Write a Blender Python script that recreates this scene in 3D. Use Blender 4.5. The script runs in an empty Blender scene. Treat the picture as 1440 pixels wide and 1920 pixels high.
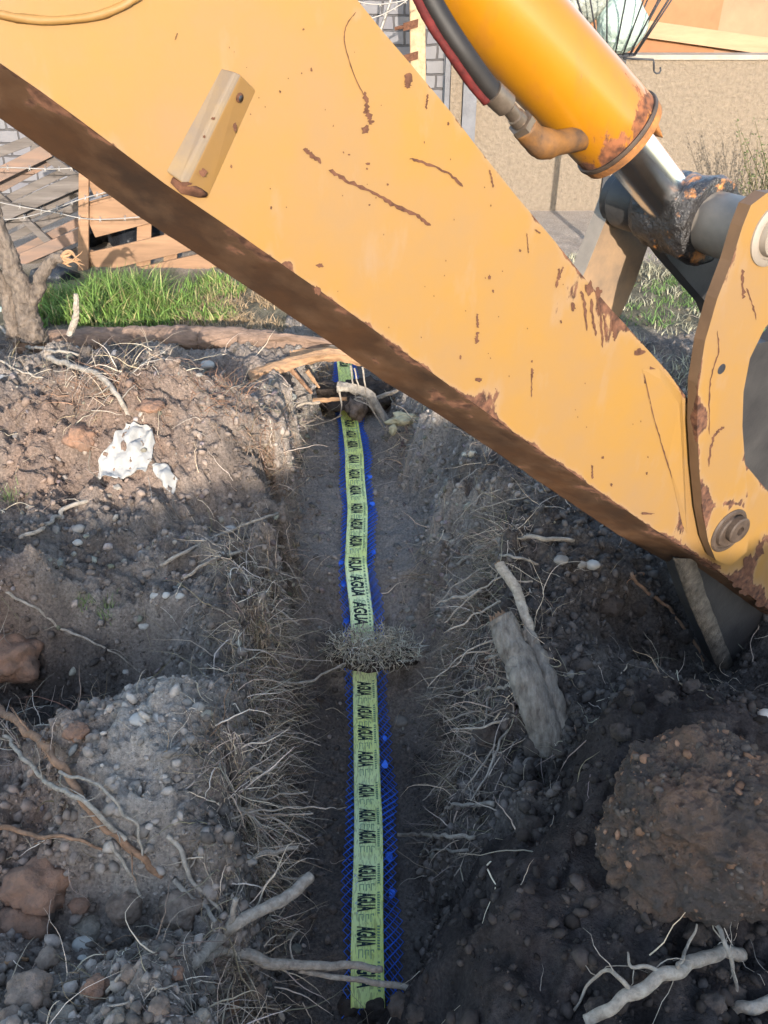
import bpy, bmesh, math, random
import numpy as np
from mathutils import Vector, Matrix, noise as mnoise
from mathutils.geometry import delaunay_2d_cdt

# ------------------------------------------------------------------ camera, world, sun, exposure
SC = bpy.context.scene
COL = SC.collection
PITCH = math.radians(33.4); CZ = 1.75; FPX = 1544.0
cam = bpy.data.cameras.new('camera'); camo = bpy.data.objects.new('camera', cam); COL.objects.link(camo)
camo.location = (0, 0, CZ); camo.rotation_euler = (math.radians(90) - PITCH, 0, 0)
cam.sensor_fit = 'HORIZONTAL'; cam.sensor_width = 36; cam.lens = 36 * FPX / 1440
cam.clip_start = 0.05; cam.clip_end = 500
SC.camera = camo
SC.render.resolution_x = 768; SC.render.resolution_y = 1024
SUN_EL = math.radians(15); SUN_V = Vector((0.12, -1, 0)).normalized() * math.cos(SUN_EL) + Vector((0, 0, math.sin(SUN_EL)))
w = bpy.data.worlds.new('World'); SC.world = w; w.use_nodes = True
nt = w.node_tree
sky = nt.nodes.new('ShaderNodeTexSky'); sky.sky_type = 'NISHITA'; sky.sun_disc = False
sky.sun_elevation = SUN_EL; sky.sun_rotation = math.atan2(SUN_V.x, SUN_V.y)
nt.links.new(sky.outputs[0], nt.nodes['Background'].inputs[0]); nt.nodes['Background'].inputs[1].default_value = 0.15
sl = bpy.data.lights.new('sun', 'SUN'); sl.energy = 2.0; sl.angle = math.radians(0.5); sl.color = (1, 0.91, 0.80)
so = bpy.data.objects.new('sun', sl); COL.objects.link(so); so.rotation_euler = SUN_V.to_track_quat('Z', 'Y').to_euler()
so.location = (5, -8, 6)
VS = SC.view_settings; VS.view_transform = 'Standard'; VS.look = 'None'; VS.gamma = 1; VS.use_curve_mapping = False
VS.exposure = 2.15

R = random.Random(7); NR = np.random.default_rng(11)
CP, SP = math.cos(PITCH), math.sin(PITCH)

# ------------------------------------------------------------------ pixel rays -> real points
def ray(px, py):
    rx = (px - 720) / FPX; ry = (960 - py) / FPX
    return Vector((rx, CP + ry * SP, -SP + ry * CP))
CAM = Vector((0, 0, CZ))
def PY(px, py, Y):
    d = ray(px, py); return CAM + d * (Y / d.y)
def PZ(px, py, z):
    d = ray(px, py); return CAM + d * ((z - CZ) / d.z)
U = Vector((math.cos(math.radians(30)), math.sin(math.radians(30)), 0)); N = Vector((-U.y, U.x, 0))
P0 = Vector((0.96, 1.89, 0.42))
def PL(px, py, off=0.0):
    d = ray(px, py); k = ((P0 + N * off) - CAM).dot(N) / d.dot(N)
    return CAM + d * k

# ------------------------------------------------------------------ numpy value noise
def _h(ix, iy, s):
    n = (ix.astype(np.int64) * 374761393 + iy.astype(np.int64) * 668265263 + s * 974711) & 0x7fffffff
    n = ((n ^ (n >> 13)) * 1274126177) & 0x7fffffff
    return ((n ^ (n >> 16)) & 0xffff) / 65535.0
def vn(x, y, s=0):
    x = np.asarray(x, float); y = np.asarray(y, float)
    ix = np.floor(x); iy = np.floor(y); fx = x - ix; fy = y - iy
    fx = fx * fx * (3 - 2 * fx); fy = fy * fy * (3 - 2 * fy)
    a = _h(ix, iy, s); b = _h(ix + 1, iy, s); c = _h(ix, iy + 1, s); d = _h(ix + 1, iy + 1, s)
    return (a * (1 - fx) + b * fx) * (1 - fy) + (c * (1 - fx) + d * fx) * fy
def rot(x, y, a): return x * math.cos(a) - y * math.sin(a), x * math.sin(a) + y * math.cos(a)
def fbm(x, y, sc, o=4, s=0, g=0.5):
    t = 0; amp = 1; tot = 0
    for i in range(o):
        xx, yy = rot(x, y, 0.6 * i + 0.3)
        t = t + amp * vn(xx * sc, yy * sc, s + i * 17); tot += amp; amp *= g; sc *= 2.03
    return t / tot
def ss(a, b, x):
    t = np.clip((x - a) / (b - a), 0, 1); return t * t * (3 - 2 * t)
def bump(x, y, cx, cy, rx, ry, p=2):
    return np.exp(-(((x - cx) / rx) ** 2 + ((y - cy) / ry) ** 2) ** (p / 2))

# ------------------------------------------------------------------ terrain
FY = [0.3, 1.5, 2.0, 2.45, 2.7, 2.95, 4.0, 4.6, 5.3, 6.0]
FZ = [-.78, -.80, -.86, -.78, -.64, -.53, -.53, -.55, -.50, -.4]
def floor_z(Y): return np.interp(Y, FY, FZ)
tape_px = [(690, 646), (760, 652), (790, 655), (870, 665), (963, 670), (1068, 668), (1164, 678), (1300, 684), (1400, 688), (1540, 690), (1650, 690), (1770, 690), (1920, 690)]
def strip_hit(px, py):                       # pixel row -> point on the strip floor
    lo, hi = 0.4, 7.0
    for _ in range(40):
        m = (lo + hi) / 2; p = PY(px, py, m)
        if p.z > floor_z(m) + .02: lo = m
        else: hi = m
    return PY(px, py, lo)
_tp = sorted([(p.y, p.x) for p in [strip_hit(x, y) for y, x in tape_px]])
TY = [a for a, b in _tp]; TX = [b for a, b in _tp]
def strip_x(Y): return np.interp(Y, TY, TX)

def height(x, y, fine=True):
    x = np.asarray(x, float); y = np.asarray(y, float)
    wx = x + (fbm(x, y, 5, 3, 5) - .5) * .22 + (fbm(x, y, 18, 3, 15) - .5) * .10
    wy = y + (fbm(x, y, 5, 3, 9) - .5) * .16
    near = ss(8, 5, y) * ss(4.5, 2.5, np.abs(x)) 
    # bank level
    hb = (fbm(x, y, 1.6, 4, 21) - .5) * .16 * ss(4.6, 3.9, y)
    # left bank: step facing the camera, bench, hollow, knob, ridge mound
    L = ss(-.45, -.7, wx)
    hb = hb + L * (.25 * ss(2.75, 3.2, wy) * ss(3.9, 3.5, wy) * ss(-.75, -1.05, wx) - .06 * ss(3.0, 2.6, wy))
    hb = hb + .16 * bump(wx, wy, -.78, 3.3, .28, .3)
    hb = hb - .10 * bump(wx, wy, -1.0, 3.75, .35, .2)
    hb = hb - .34 * bump(wx, wy, -1.02, 1.95, .40, .24, 3)
    hb = hb + .17 * bump(wx, wy, -.66, 1.47, .24, .30, 3)
    hb = hb + .14 * bump(wx, wy, -1.42, 2.15, .25, .22, 3)
    hb = hb - .16 * bump(wx, wy, -.62, 1.08, .3, .1, 3)
    hb = hb - .14 * bump(wx, wy, -.62, 2.75, .16, .16, 3)
    # right bank, pushed heap
    hb = hb - .26 * bump(wx, wy, 1.02, 2.02, .32, .22, 3)
    hb = hb + .08 * bump(wx, wy, .62, 2.55, .35, .5) - .05 * bump(wx, wy, .9, 2.1, .3, .2)
    # trench
    cx = strip_x(y) + .02
    dx = wx - cx
    dl = -dx; dr = dx
    wl0 = np.interp(y, [0, 1.2, 2.2, 2.45, 2.7, 3.2, 4.0, 5.0], [.26, .28, .27, .42, .34, .30, .28, .22])
    wl1 = np.interp(y, [0, 1.2, 2.0, 2.45, 2.7, 3.2, 4.0, 4.6], [.36, .37, .37, .50, .42, .42, .40, .34])
    wr0 = np.interp(y, [0, 1.0, 1.35, 1.9, 2.4, 3.2, 4.0, 5.0], [.02, .07, .16, .26, .26, .26, .26, .2])
    wr1 = np.interp(y, [0, 1.0, 1.35, 1.9, 2.4, 3.2, 4.0, 4.6], [.48, .60, .60, .46, .48, .50, .46, .34])
    tl = np.clip((dl - wl0) / (wl1 - wl0), 0, 1); tr = np.clip((dr - wr0) / (wr1 - wr0), 0, 1)
    t = np.where(dx < 0, tl * tl * (3 - 2 * tl), tr ** 1.0 * (1.6 - .6 * tr))
    t = np.clip(t, 0, 1)
    endf = ss(5.3, 5.8, y)
    fz = floor_z(y) + (fbm(x, y, 7, 3, 41) - .5) * .05 + .05 * np.clip((np.abs(dx) - .1) / .2, 0, 1)
    fz = fz * (1 - endf)
    h = fz * (1 - t) + hb * t
    return_heap = 0
    heap = 0 * bump(x, y, .58, 1.56, .30, .24, 3) + .18 * bump(x, y, .33, 1.22, .16, .26, 3) + .12 * bump(x, y, .12, .92, .22, .14, 3) + .05 * bump(x, y, 1.0, 1.6, .4, .3)
    h = h + heap
    if fine:
        rough = near * (.35 + .65 * np.clip(t * 1.2, 0, 1)) * np.where((y > 4.35) & (np.abs(dx) > .4), .25, 1)
        b = np.abs(fbm(x, y, 9, 4, 61, .6) - .5) * 2
        h = h + rough * ((fbm(x, y, 4.5, 3, 57, .6) - .5) * .10 + (fbm(x, y, 11, 4, 51, .6) - .5) * .12 + (.25 - b) * .05)
        c1 = np.abs(vn(x * 42, y * 42, 71) - .5) * 2; c2 = np.abs(vn(x * 80, y * 80, 72) - .5) * 2
        c0_ = np.abs(vn(x * 17 + 3, y * 17, 73) - .5) * 2
        h = h + rough * ((.5 - c0_) * .026 + (.5 - c1) * .026 + (.5 - c2) * .015)
    return h

gx = np.concatenate([-np.geomspace(60, 2.3, 26), np.arange(-2.25, 2.25, .0095), np.geomspace(2.3, 60, 26)])
gy = np.concatenate([-np.geomspace(60, .35, 20), np.arange(-.1, 4.7, .0100), np.arange(4.7, 8.0, .04), np.geomspace(8.1, 160, 26)])
GX, GY = np.meshgrid(gx, gy)
GZ = height(GX, GY)
# shallow foreground end of the trench
GZ = GZ * ss(-1.2, -.2, GY) + 0 * GZ
GZ0 = GZ
# pushed heap of dark earth sliding into the trench
hx = GX + (fbm(GX, GY, 6, 3, 205) - .5) * .12; hy = GY + (fbm(GX, GY, 6, 3, 209) - .5) * .12
xl = np.interp(hy, [.6, .95, 1.15, 1.3, 1.5, 1.65], [-.12, -.10, .02, .13, .24, .38])
fall = ss(0, .40, hx - xl) ** .8; back = ss(1.78, 1.60, hy - .06 * (hx - .4) + .12 * ss(.7, 1.0, hx)); rgt = ss(1.9, 1.5, hx)
HB = -.62 + .80 * fall
sx, sy = rot(GX, GY, math.radians(24)); streak = vn(sx * 60, sy * 9, 301) * .6 + vn(sx * 120, sy * 16, 302) * .4
HB = HB + (fbm(GX, GY, 5, 3, 211) - .5) * .20 + (np.abs(fbm(GX, GY, 10, 3, 213) - .5)) * -.14 + (streak - .5) * .016 + (fbm(GX, GY, 40, 2, 217) - .5) * .014
HZ = np.where((GY < 2.2) & (GY > .3) & (np.abs(GX) < 2.2), HB * back + (-1.2) * (1 - back), -3) - (1 - rgt) * .3 - ss(.05, -.06, hx - xl) * .5
GZ = np.maximum(GZ0, HZ)
def zat(x, y):
    x = np.atleast_1d(np.asarray(x, float)); y = np.atleast_1d(np.asarray(y, float))
    i = np.clip(np.searchsorted(gx, x) - 1, 0, len(gx) - 2); j = np.clip(np.searchsorted(gy, y) - 1, 0, len(gy) - 2)
    fx = (x - gx[i]) / (gx[i + 1] - gx[i]); fy = (y - gy[j]) / (gy[j + 1] - gy[j])
    return (GZ[j, i] * (1 - fx) + GZ[j, i + 1] * fx) * (1 - fy) + (GZ[j + 1, i] * (1 - fx) + GZ[j + 1, i + 1] * fx) * fy
def G(px, py, lift=0.0):                     # where the sight line of a pixel meets the ground
    d = ray(px, py); ts = np.linspace(.9, 9, 1400)
    z = zat(d.x * ts, d.y * ts); zz = CZ + d.z * ts
    k = np.argmax(zz < z)
    if k == 0: k = len(ts) - 1
    p = CAM + d * float(ts[k]); return p + Vector((0, 0, lift))

# ------------------------------------------------------------------ object helpers
def tag(o, label=None, cat=None, group=None, kind=None):
    if label: o['label'] = label
    if cat: o['category'] = cat
    if group: o['group'] = group
    if kind: o['kind'] = kind
    return o
def empty(name, loc=(0, 0, 0)):
    o = bpy.data.objects.new(name, None); COL.objects.link(o); o.location = loc; o.empty_display_size = .1
    return o
def link(name, me, mats, parent=None, smooth=True):
    for m in (mats if isinstance(mats, (list, tuple)) else [mats]): me.materials.append(m)
    if smooth:
        me.polygons.foreach_set('use_smooth', [True] * len(me.polygons))
    o = bpy.data.objects.new(name, me); COL.objects.link(o)
    if parent:
        o.parent = parent
        o.location = -parent.location if parent.parent is None else (0, 0, 0)
    return o
class MB:
    def __init__(s): s.v = []; s.f = []; s.m = []
    def add(s, vs, fs, m=0):
        b = len(s.v); s.v += [tuple(v) for v in vs]; s.f += [tuple(b + i for i in f) for f in fs]; s.m += [m] * len(fs)
    def build(s, name, mats, parent=None, smooth=True, bevel=0):
        me = bpy.data.meshes.new(name); me.from_pydata(s.v, [], s.f)
        me.polygons.foreach_set('material_index', s.m); me.update()
        o = link(name, me, mats, parent, smooth)
        if bevel:
            b = o.modifiers.new('b', 'BEVEL'); b.width = bevel; b.segments = 2; b.limit_method = 'ANGLE'
            b.harden_normals = False
        return o
    def tube(s, pts, rad, n=8, m=0, rough=0, cap=True, seed=0, bark=0):
        pts = [Vector(p) for p in pts]; k = len(pts)
        if not hasattr(rad, '__len__'): rad = [rad] * k
        rr = random.Random(seed); vs = []; fs = []
        t = (pts[1] - pts[0]).normalized(); a = t.orthogonal().normalized()
        ph = [rr.uniform(0, 6.28) for _ in range(4)]
        for i, p in enumerate(pts):
            tt = (pts[min(i + 1, k - 1)] - pts[max(i - 1, 0)]).normalized()
            a = (a - tt * a.dot(tt)).normalized(); b = tt.cross(a)
            for j in range(n):
                an = 2 * math.pi * j / n
                r = rad[i] * (1 + (bark * (mnoise.noise((p + (a * math.cos(an) + b * math.sin(an)) * rad[i]) * 55) + .6 * mnoise.noise((p + (a * math.cos(an) + b * math.sin(an)) * rad[i]) * 120)) if bark else 0) + rough * (math.sin(2 * an + ph[0] + i * .3) * .5 + math.sin(3 * an + ph[1] - i * .45) * .35 + rr.uniform(-.6, .6)))
                vs.append(p + (a * math.cos(an) + b * math.sin(an)) * r)
        for i in range(k - 1):
            for j in range(n):
                fs.append((i * n + j, i * n + (j + 1) % n, (i + 1) * n + (j + 1) % n, (i + 1) * n + j))
        if cap: fs += [tuple(range(n))[::-1], tuple((k - 1) * n + j for j in range(n))]
        s.add(vs, fs, m)
    def prism(s, poly, off, m=0, poly2=None):      # poly of Vectors, extruded by vector off (or to poly2)
        n = len(poly); q = poly2 or [p + off for p in poly]
        fs = [tuple(range(n)), tuple(range(2 * n - 1, n - 1, -1))]
        fs += [(j, j + n, (j + 1) % n + n, (j + 1) % n) for j in range(n)]
        s.add(list(poly) + list(q), [f[::-1] for f in fs], m)
    def plank(s, a, b, wv, tv, m=0, jit=.0):         # beam from a to b, width vector wv, thickness vector tv
        j = lambda: Vector((R.uniform(-jit, jit), R.uniform(-jit, jit), R.uniform(-jit, jit)))
        c = [a - wv / 2 + j(), a + wv / 2 + j(), b + wv / 2 + j(), b - wv / 2 + j()]
        s.prism(c, tv, m)
def fixn(o):
    bm = bmesh.new(); bm.from_mesh(o.data); bmesh.ops.recalc_face_normals(bm, faces=bm.faces); bm.to_mesh(o.data); bm.free(); return o
def crom(P, n=6):
    P = [Vector(p) for p in P]
    if len(P) < 3: return [P[0].lerp(P[-1], i / (n * 2)) for i in range(n * 2 + 1)]
    Q = [P[0] * 2 - P[1]] + P + [P[-1] * 2 - P[-2]]; out = []
    for i in range(1, len(Q) - 2):
        for k in range(n):
            t = k / n; a, b, c, d = Q[i - 1], Q[i], Q[i + 1], Q[i + 2]
            out.append(.5 * ((2 * b) + (c - a) * t + (2 * a - 5 * b + 4 * c - d) * t * t + (3 * b - a - 3 * c + d) * t ** 3))
    out.append(Q[-2]); return out
def inpoly(x, y, P):
    c = False; j = len(P) - 1
    for i in range(len(P)):
        if (P[i][1] > y) != (P[j][1] > y) and x < (P[j][0] - P[i][0]) * (y - P[i][1]) / (P[j][1] - P[i][1]) + P[i][0]: c = not c
        j = i
    return c
def fill(poly, sp, jit=.3, seed=1):                # triangulated fill of a 2-D outline
    rr = random.Random(seed); bd = []
    for i, a in enumerate(poly):
        b = poly[(i + 1) % len(poly)]; L = math.dist(a, b); n = max(1, int(L / sp))
        bd += [(a[0] + (b[0] - a[0]) * k / n, a[1] + (b[1] - a[1]) * k / n) for k in range(n)]
    nb = len(bd); xs = [p[0] for p in poly]; ys = [p[1] for p in poly]; pts = list(bd)
    y = min(ys); row = 0
    ba = np.array(bd)
    while y < max(ys):
        x = min(xs) + (sp / 2 if row % 2 else 0)
        while x < max(xs):
            q = (x + rr.uniform(-jit, jit) * sp, y + rr.uniform(-jit, jit) * sp)
            if inpoly(q[0], q[1], poly) and np.min((ba[:, 0] - q[0]) ** 2 + (ba[:, 1] - q[1]) ** 2) > (sp * .45) ** 2: pts.append(q)
            x += sp
        y += sp * .87; row += 1
    ed = [(i, (i + 1) % nb) for i in range(nb)]
    v, e, f, *_ = delaunay_2d_cdt([Vector(p) for p in pts], ed, [], 1, 1e-6)
    return [(p.x, p.y) for p in v], [tuple(t) for t in f]

# ------------------------------------------------------------------ materials
def mat(name, col=(.5, .5, .5), rough=.9, metal=0, nsc=8, var=.25, col2=None, bsc=40, bstr=.3, bdist=.004, attr=None, spec=.3, stretch=(1, 1, 1), extra=None):
    if name in ('stucco', 'board', 'board_pale', 'plank_pale', 'pine', 'warm_wood', 'grey_wood', 'cloth', 'plastic_white', 'plastic_grey', 'brick', 'paint', 'paint_cyl', 'split_wood', 'bark_log', 'raw_wood', 'cap', 'paint_side_shaded', 'steel_tan', 'link_far', 'bracket_grey', 'red_hose', 'fungus', 'port', 'fitting', 'rust_orange', 'wire'):
        col = tuple(c * .80 for c in col); col2 = tuple(c * .80 for c in col2) if col2 else None
    m = bpy.data.materials.new(name); m.use_nodes = True; t = m.node_tree; b = t.nodes['Principled BSDF']
    b.inputs['Roughness'].default_value = rough; b.inputs['Metallic'].default_value = metal
    b.inputs['Specular IOR Level'].default_value = spec
    tc = t.nodes.new('ShaderNodeTexCoord'); mp = t.nodes.new('ShaderNodeMapping'); mp.inputs['Scale'].default_value = stretch
    t.links.new(tc.outputs['Object'], mp.inputs[0])
    n1 = t.nodes.new('ShaderNodeTexNoise'); n1.inputs['Scale'].default_value = nsc; n1.inputs['Detail'].default_value = 6; n1.inputs['Roughness'].default_value = .65
    t.links.new(mp.outputs[0], n1.inputs['Vector'])
    rp = t.nodes.new('ShaderNodeValToRGB'); rp.color_ramp.elements[0].position = .32; rp.color_ramp.elements[1].position = .68
    c2 = col2 or tuple(c * (1 - var) for c in col)
    c1 = col if col2 else tuple(min(1, c * (1 + var * .6)) for c in col)
    rp.color_ramp.elements[0].color = (*c2, 1); rp.color_ramp.elements[1].color = (*c1, 1)
    t.links.new(n1.outputs['Fac'], rp.inputs[0]); out = rp.outputs[0]
    if attr:
        at = t.nodes.new('ShaderNodeAttribute'); at.attribute_name = attr
        mx = t.nodes.new('ShaderNodeMix'); mx.data_type = 'RGBA'; mx.blend_type = 'MULTIPLY'; mx.inputs[0].default_value = 1
        t.links.new(at.outputs['Color'], mx.inputs[6]); t.links.new(out, mx.inputs[7]); out = mx.outputs[2]
    if extra: out = extra(t, b, out, mp)
    t.links.new(out, b.inputs['Base Color'])
    n2 = t.nodes.new('ShaderNodeTexNoise'); n2.inputs['Scale'].default_value = bsc; n2.inputs['Detail'].default_value = 5; n2.inputs['Roughness'].default_value = .7
    t.links.new(mp.outputs[0], n2.inputs['Vector'])
    bp = t.nodes.new('ShaderNodeBump'); bp.inputs['Strength'].default_value = bstr; bp.inputs['Distance'].default_value = bdist
    t.links.new(n2.outputs['Fac'], bp.inputs['Height']); t.links.new(bp.outputs[0], b.inputs['Normal'])
    return m
def rusty(thr=.62, sc=14, rust=(.085, .036, .019), attr='wear', gain=1.0, stretch=(1, 1, .35), dirt=(.25, .17, .11), dirtamt=.0):
    """paint chips: rust where attribute + noise passes a threshold"""
    def f(t, b, out, mp):
        L = t.links.new
        tc = t.nodes.new('ShaderNodeTexCoord'); m2 = t.nodes.new('ShaderNodeMapping'); m2.inputs['Scale'].default_value = stretch
        L(tc.outputs['Object'], m2.inputs[0])
        n = t.nodes.new('ShaderNodeTexNoise'); n.inputs['Scale'].default_value = sc; n.inputs['Detail'].default_value = 8; n.inputs['Roughness'].default_value = .62
        L(m2.outputs[0], n.inputs['Vector'])
        a = t.nodes.new('ShaderNodeAttribute'); a.attribute_name = attr
        ma = t.nodes.new('ShaderNodeMath'); ma.operation = 'MULTIPLY_ADD'; ma.inputs[1].default_value = .42 * gain
        L(a.outputs['Fac'], ma.inputs[0]); L(n.outputs['Fac'], ma.inputs[2])
        mr = t.nodes.new('ShaderNodeMapRange'); mr.inputs[1].default_value = thr + .02; mr.inputs[2].default_value = thr + .05
        L(ma.outputs[0], mr.inputs[0])
        n3 = t.nodes.new('ShaderNodeTexNoise'); n3.inputs['Scale'].default_value = 60; n3.inputs['Detail'].default_value = 4
        L(tc.outputs['Object'], n3.inputs['Vector'])
        rr = t.nodes.new('ShaderNodeValToRGB'); rr.color_ramp.elements[0].color = (rust[0] * .45, rust[1] * .45, rust[2] * .5, 1); rr.color_ramp.elements[1].color = (rust[0] * 1.8, rust[1] * 1.9, rust[2] * 2.0, 1)
        rr.color_ramp.elements[0].position = .35; rr.color_ramp.elements[1].position = .65
        L(n3.outputs['Fac'], rr.inputs[0])
        # faint halo of dirt around the chips
        mh = t.nodes.new('ShaderNodeMapRange'); mh.inputs[1].default_value = thr - .12; mh.inputs[2].default_value = thr + .05; mh.inputs[4].default_value = .45 + dirtamt
        L(ma.outputs[0], mh.inputs[0])
        mx0 = t.nodes.new('ShaderNodeMix'); mx0.data_type = 'RGBA'; L(mh.outputs[0], mx0.inputs[0]); L(out, mx0.inputs[6]); mx0.inputs[7].default_value = (*dirt, 1)
        mx = t.nodes.new('ShaderNodeMix'); mx.data_type = 'RGBA'; L(mr.outputs[0], mx.inputs[0]); L(mx0.outputs[2], mx.inputs[6]); L(rr.outputs[0], mx.inputs[7])
        r2 = t.nodes.new('ShaderNodeMapRange'); r2.inputs[3].default_value = b.inputs['Roughness'].default_value; r2.inputs[4].default_value = .95
        L(mr.outputs[0], r2.inputs[0]); L(r2.outputs[0], b.inputs['Roughness'])
        return mx.outputs[2]
    return f
M = {}
M['soil'] = mat('soil', (1, 1, 1), 1, nsc=90, var=.55, bsc=110, bstr=1, bdist=.016, attr='Col', spec=.1)
M['crumb'] = mat('crumb', (1, 1, 1), 1, nsc=60, var=.4, bsc=200, bstr=.6, bdist=.003, attr='Col', spec=.1)
M['stone'] = mat('stone', (.24, .215, .185), .8, nsc=25, var=.3, bsc=150, bstr=.3, bdist=.001)
M['pale_stone'] = mat('pale_stone', (.38, .355, .315), .8, nsc=25, var=.2, bsc=150, bstr=.3, bdist=.001)
M['root'] = mat('root', (1, 1, 1), .9, nsc=50, var=.3, bsc=220, bstr=.4, bdist=.001, attr='Col')
M['root_grey'] = mat('root_grey', (.30, .26, .215), .9, nsc=45, var=.45, bsc=140, bstr=.8, bdist=.004)
M['root_pale'] = mat('root_pale', (.43, .37, .30), .9, nsc=70, col2=(.22, .18, .14), bsc=140, bstr=1, bdist=.005)
M['root_brown'] = mat('root_brown', (.26, .15, .09), .9, nsc=45, var=.45, bsc=140, bstr=.8, bdist=.004)
M['bark'] = mat('bark', (.21, .165, .13), .95, nsc=34, col2=(.07, .055, .045), bsc=60, bstr=1, bdist=.012, stretch=(1, 1, .5))
M['bark_log'] = mat('bark_log', (.27, .18, .13), .95, nsc=26, var=.45, bsc=60, bstr=1, bdist=.008, stretch=(.4, 1, 1))
M['split_wood'] = mat('split_wood', (.46, .27, .145), .8, nsc=30, var=.45, bsc=90, bstr=.9, bdist=.006, stretch=(.25, 1, 1))
M['raw_wood'] = mat('raw_wood', (.42, .30, .18), .8, nsc=30, var=.3, bsc=90, bstr=.5, bdist=.002)
M['pine'] = mat('pine', (.30, .175, .10), .8, nsc=7, var=.28, bsc=50, bstr=.3, bdist=.003, stretch=(.25, 1, 3))
M['grey_wood'] = mat('grey_wood', (.19, .165, .15), .9, nsc=7, col2=(.09, .075, .065), bsc=50, bstr=.5, bdist=.004, stretch=(.25, 1, 3))
M['warm_wood'] = mat('warm_wood', (.27, .17, .12), .9, nsc=6, col2=(.16, .12, .10), bsc=50, bstr=.5, bdist=.004, stretch=(.25, 1, 3))
paint = (.325, .175, .042)
M['paint'] = mat('paint', paint, .5, nsc=4.5, col2=(.285, .168, .072), bsc=9, bstr=.25, bdist=.003, spec=.4, extra=rusty(.70, 17))
M['paint_under_shaded'] = mat('paint_under_shaded', (.072, .033, .014), .6, nsc=4, col2=(.026, .016, .011), bsc=25, bstr=.2, bdist=.003, extra=rusty(.66, 9, rust=(.09, .04, .022), dirt=(.12, .07, .04), stretch=(1, 1, 1)))  # underside's shade darkened into the paint, along with grime and rust
M['paint_cyl'] = mat('paint_cyl', (.40, .165, .006), .28, nsc=3, var=.10, bsc=30, bstr=.03, bdist=.002, spec=.6, extra=rusty(.66, 22, rust=(.13, .042, .014), dirt=(.28, .10, .02)))
M['rust'] = mat('rust', (.10, .044, .025), .95, nsc=60, var=.5, bsc=120, bstr=.8, bdist=.002)
M['rust_orange'] = mat('rust_orange', (.46, .19, .05), .7, nsc=30, col2=(.16, .07, .03), bsc=80, bstr=.7, bdist=.003)
M['chrome'] = mat('chrome', (.78, .78, .78), .22, 1, nsc=6, var=.25, bsc=20, bstr=.02, bdist=.001)
M['grease'] = mat('grease', (.022, .019, .018), .32, nsc=16, col2=(.45, .18, .045), bsc=35, bstr=1, bdist=.012, spec=.6)
M['grease'].node_tree.nodes['Color Ramp'].color_ramp.elements[0].position = .36
M['grease'].node_tree.nodes['Color Ramp'].color_ramp.elements[1].position = .44
M['steel_tan'] = mat('steel_tan', (.30, .25, .20), .55, .0, nsc=8, var=.3, bsc=40, bstr=.2, bdist=.002, spec=.5)
M['boss_brown'] = mat('boss_brown', (.065, .045, .033), .6, nsc=30, var=.4, bsc=80, bstr=.5, bdist=.003)
M['steel_dark'] = mat('steel_dark', (.06, .055, .052), .5, .2, nsc=6, col2=(.028, .026, .026), bsc=30, bstr=.4, bdist=.004, spec=.5)
M['link_far'] = mat('link_far', (.42, .27, .15), .6, nsc=5, col2=(.17, .13, .10), bsc=40, bstr=.3, bdist=.003)
M['dirt_edge'] = mat('dirt_edge', (.13, .105, .08), 1, nsc=30, var=.6, bsc=60, bstr=1, bdist=.01)
M['rubber'] = mat('rubber', (.012, .0095, .0085), .6, nsc=30, var=.3, bsc=100, bstr=.2, bdist=.001, spec=.4)
M['red_hose'] = mat('red_hose', (.11, .012, .011), .8, nsc=60, var=.5, bsc=150, bstr=.6, bdist=.001)
M['fitting'] = mat('fitting', (.22, .17, .13), .42, .6, nsc=30, var=.35, bsc=60, bstr=.2, bdist=.001)
M['net'] = mat('net', (.06, .22, 1.0), .5, nsc=30, var=.2, bsc=80, bstr=.1, bdist=.001)
def tape_extra(t, b, out, mp):
    L = t.links.new; tc = t.nodes.new('ShaderNodeTexCoord'); m2 = t.nodes.new('ShaderNodeMapping'); m2.inputs['Scale'].default_value = (150, 26, 60)
    L(tc.outputs['Object'], m2.inputs[0]); n = t.nodes.new('ShaderNodeTexNoise'); n.inputs['Scale'].default_value = 1; n.inputs['Detail'].default_value = 3; n.inputs['Distortion'].default_value = 1.2; L(m2.outputs[0], n.inputs['Vector'])
    r = t.nodes.new('ShaderNodeMapRange'); r.inputs[1].default_value = .40; r.inputs[2].default_value = .5; r.inputs[3].default_value = .66; r.inputs[4].default_value = 1; L(n.outputs['Fac'], r.inputs[0])
    mx = t.nodes.new('ShaderNodeMix'); mx.data_type = 'RGBA'; mx.blend_type = 'MULTIPLY'; mx.inputs[0].default_value = 1; L(out, mx.inputs[6])
    cb = t.nodes.new('ShaderNodeCombineColor'); L(r.outputs[0], cb.inputs[0]); L(r.outputs[0], cb.inputs[1]); L(r.outputs[0], cb.inputs[2]); L(cb.outputs[0], mx.inputs[7]); return mx.outputs[2]
M['tape'] = mat('tape', (.80, .95, .62), .5, nsc=1.6, col2=(.82, .90, .20), bsc=60, bstr=.35, bdist=.002, stretch=(1, .8, 1), extra=tape_extra)
M['paint_side_shaded'] = mat('paint_side_shaded', (.17, .10, .055), .6, nsc=6, var=.3, bsc=40, bstr=.2, bdist=.002, extra=rusty(.86, 12, dirt=(.12, .08, .05)))  # shaded edge of the near link, its darkness put into the paint
M['cut_bark'] = mat('cut_bark', (.30, .26, .215), .95, nsc=42, col2=(.10, .08, .065), bsc=70, bstr=1, bdist=.014, stretch=(1.2, .45, .45))
M['ink'] = mat('ink', (.012, .03, .035), .6, nsc=30, var=.4, bsc=90, bstr=.2, bdist=.001)
M['ink_pale'] = mat('ink_pale', (.20, .34, .20), .6, nsc=30, var=.2, bsc=90, bstr=.1, bdist=.001)
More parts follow.
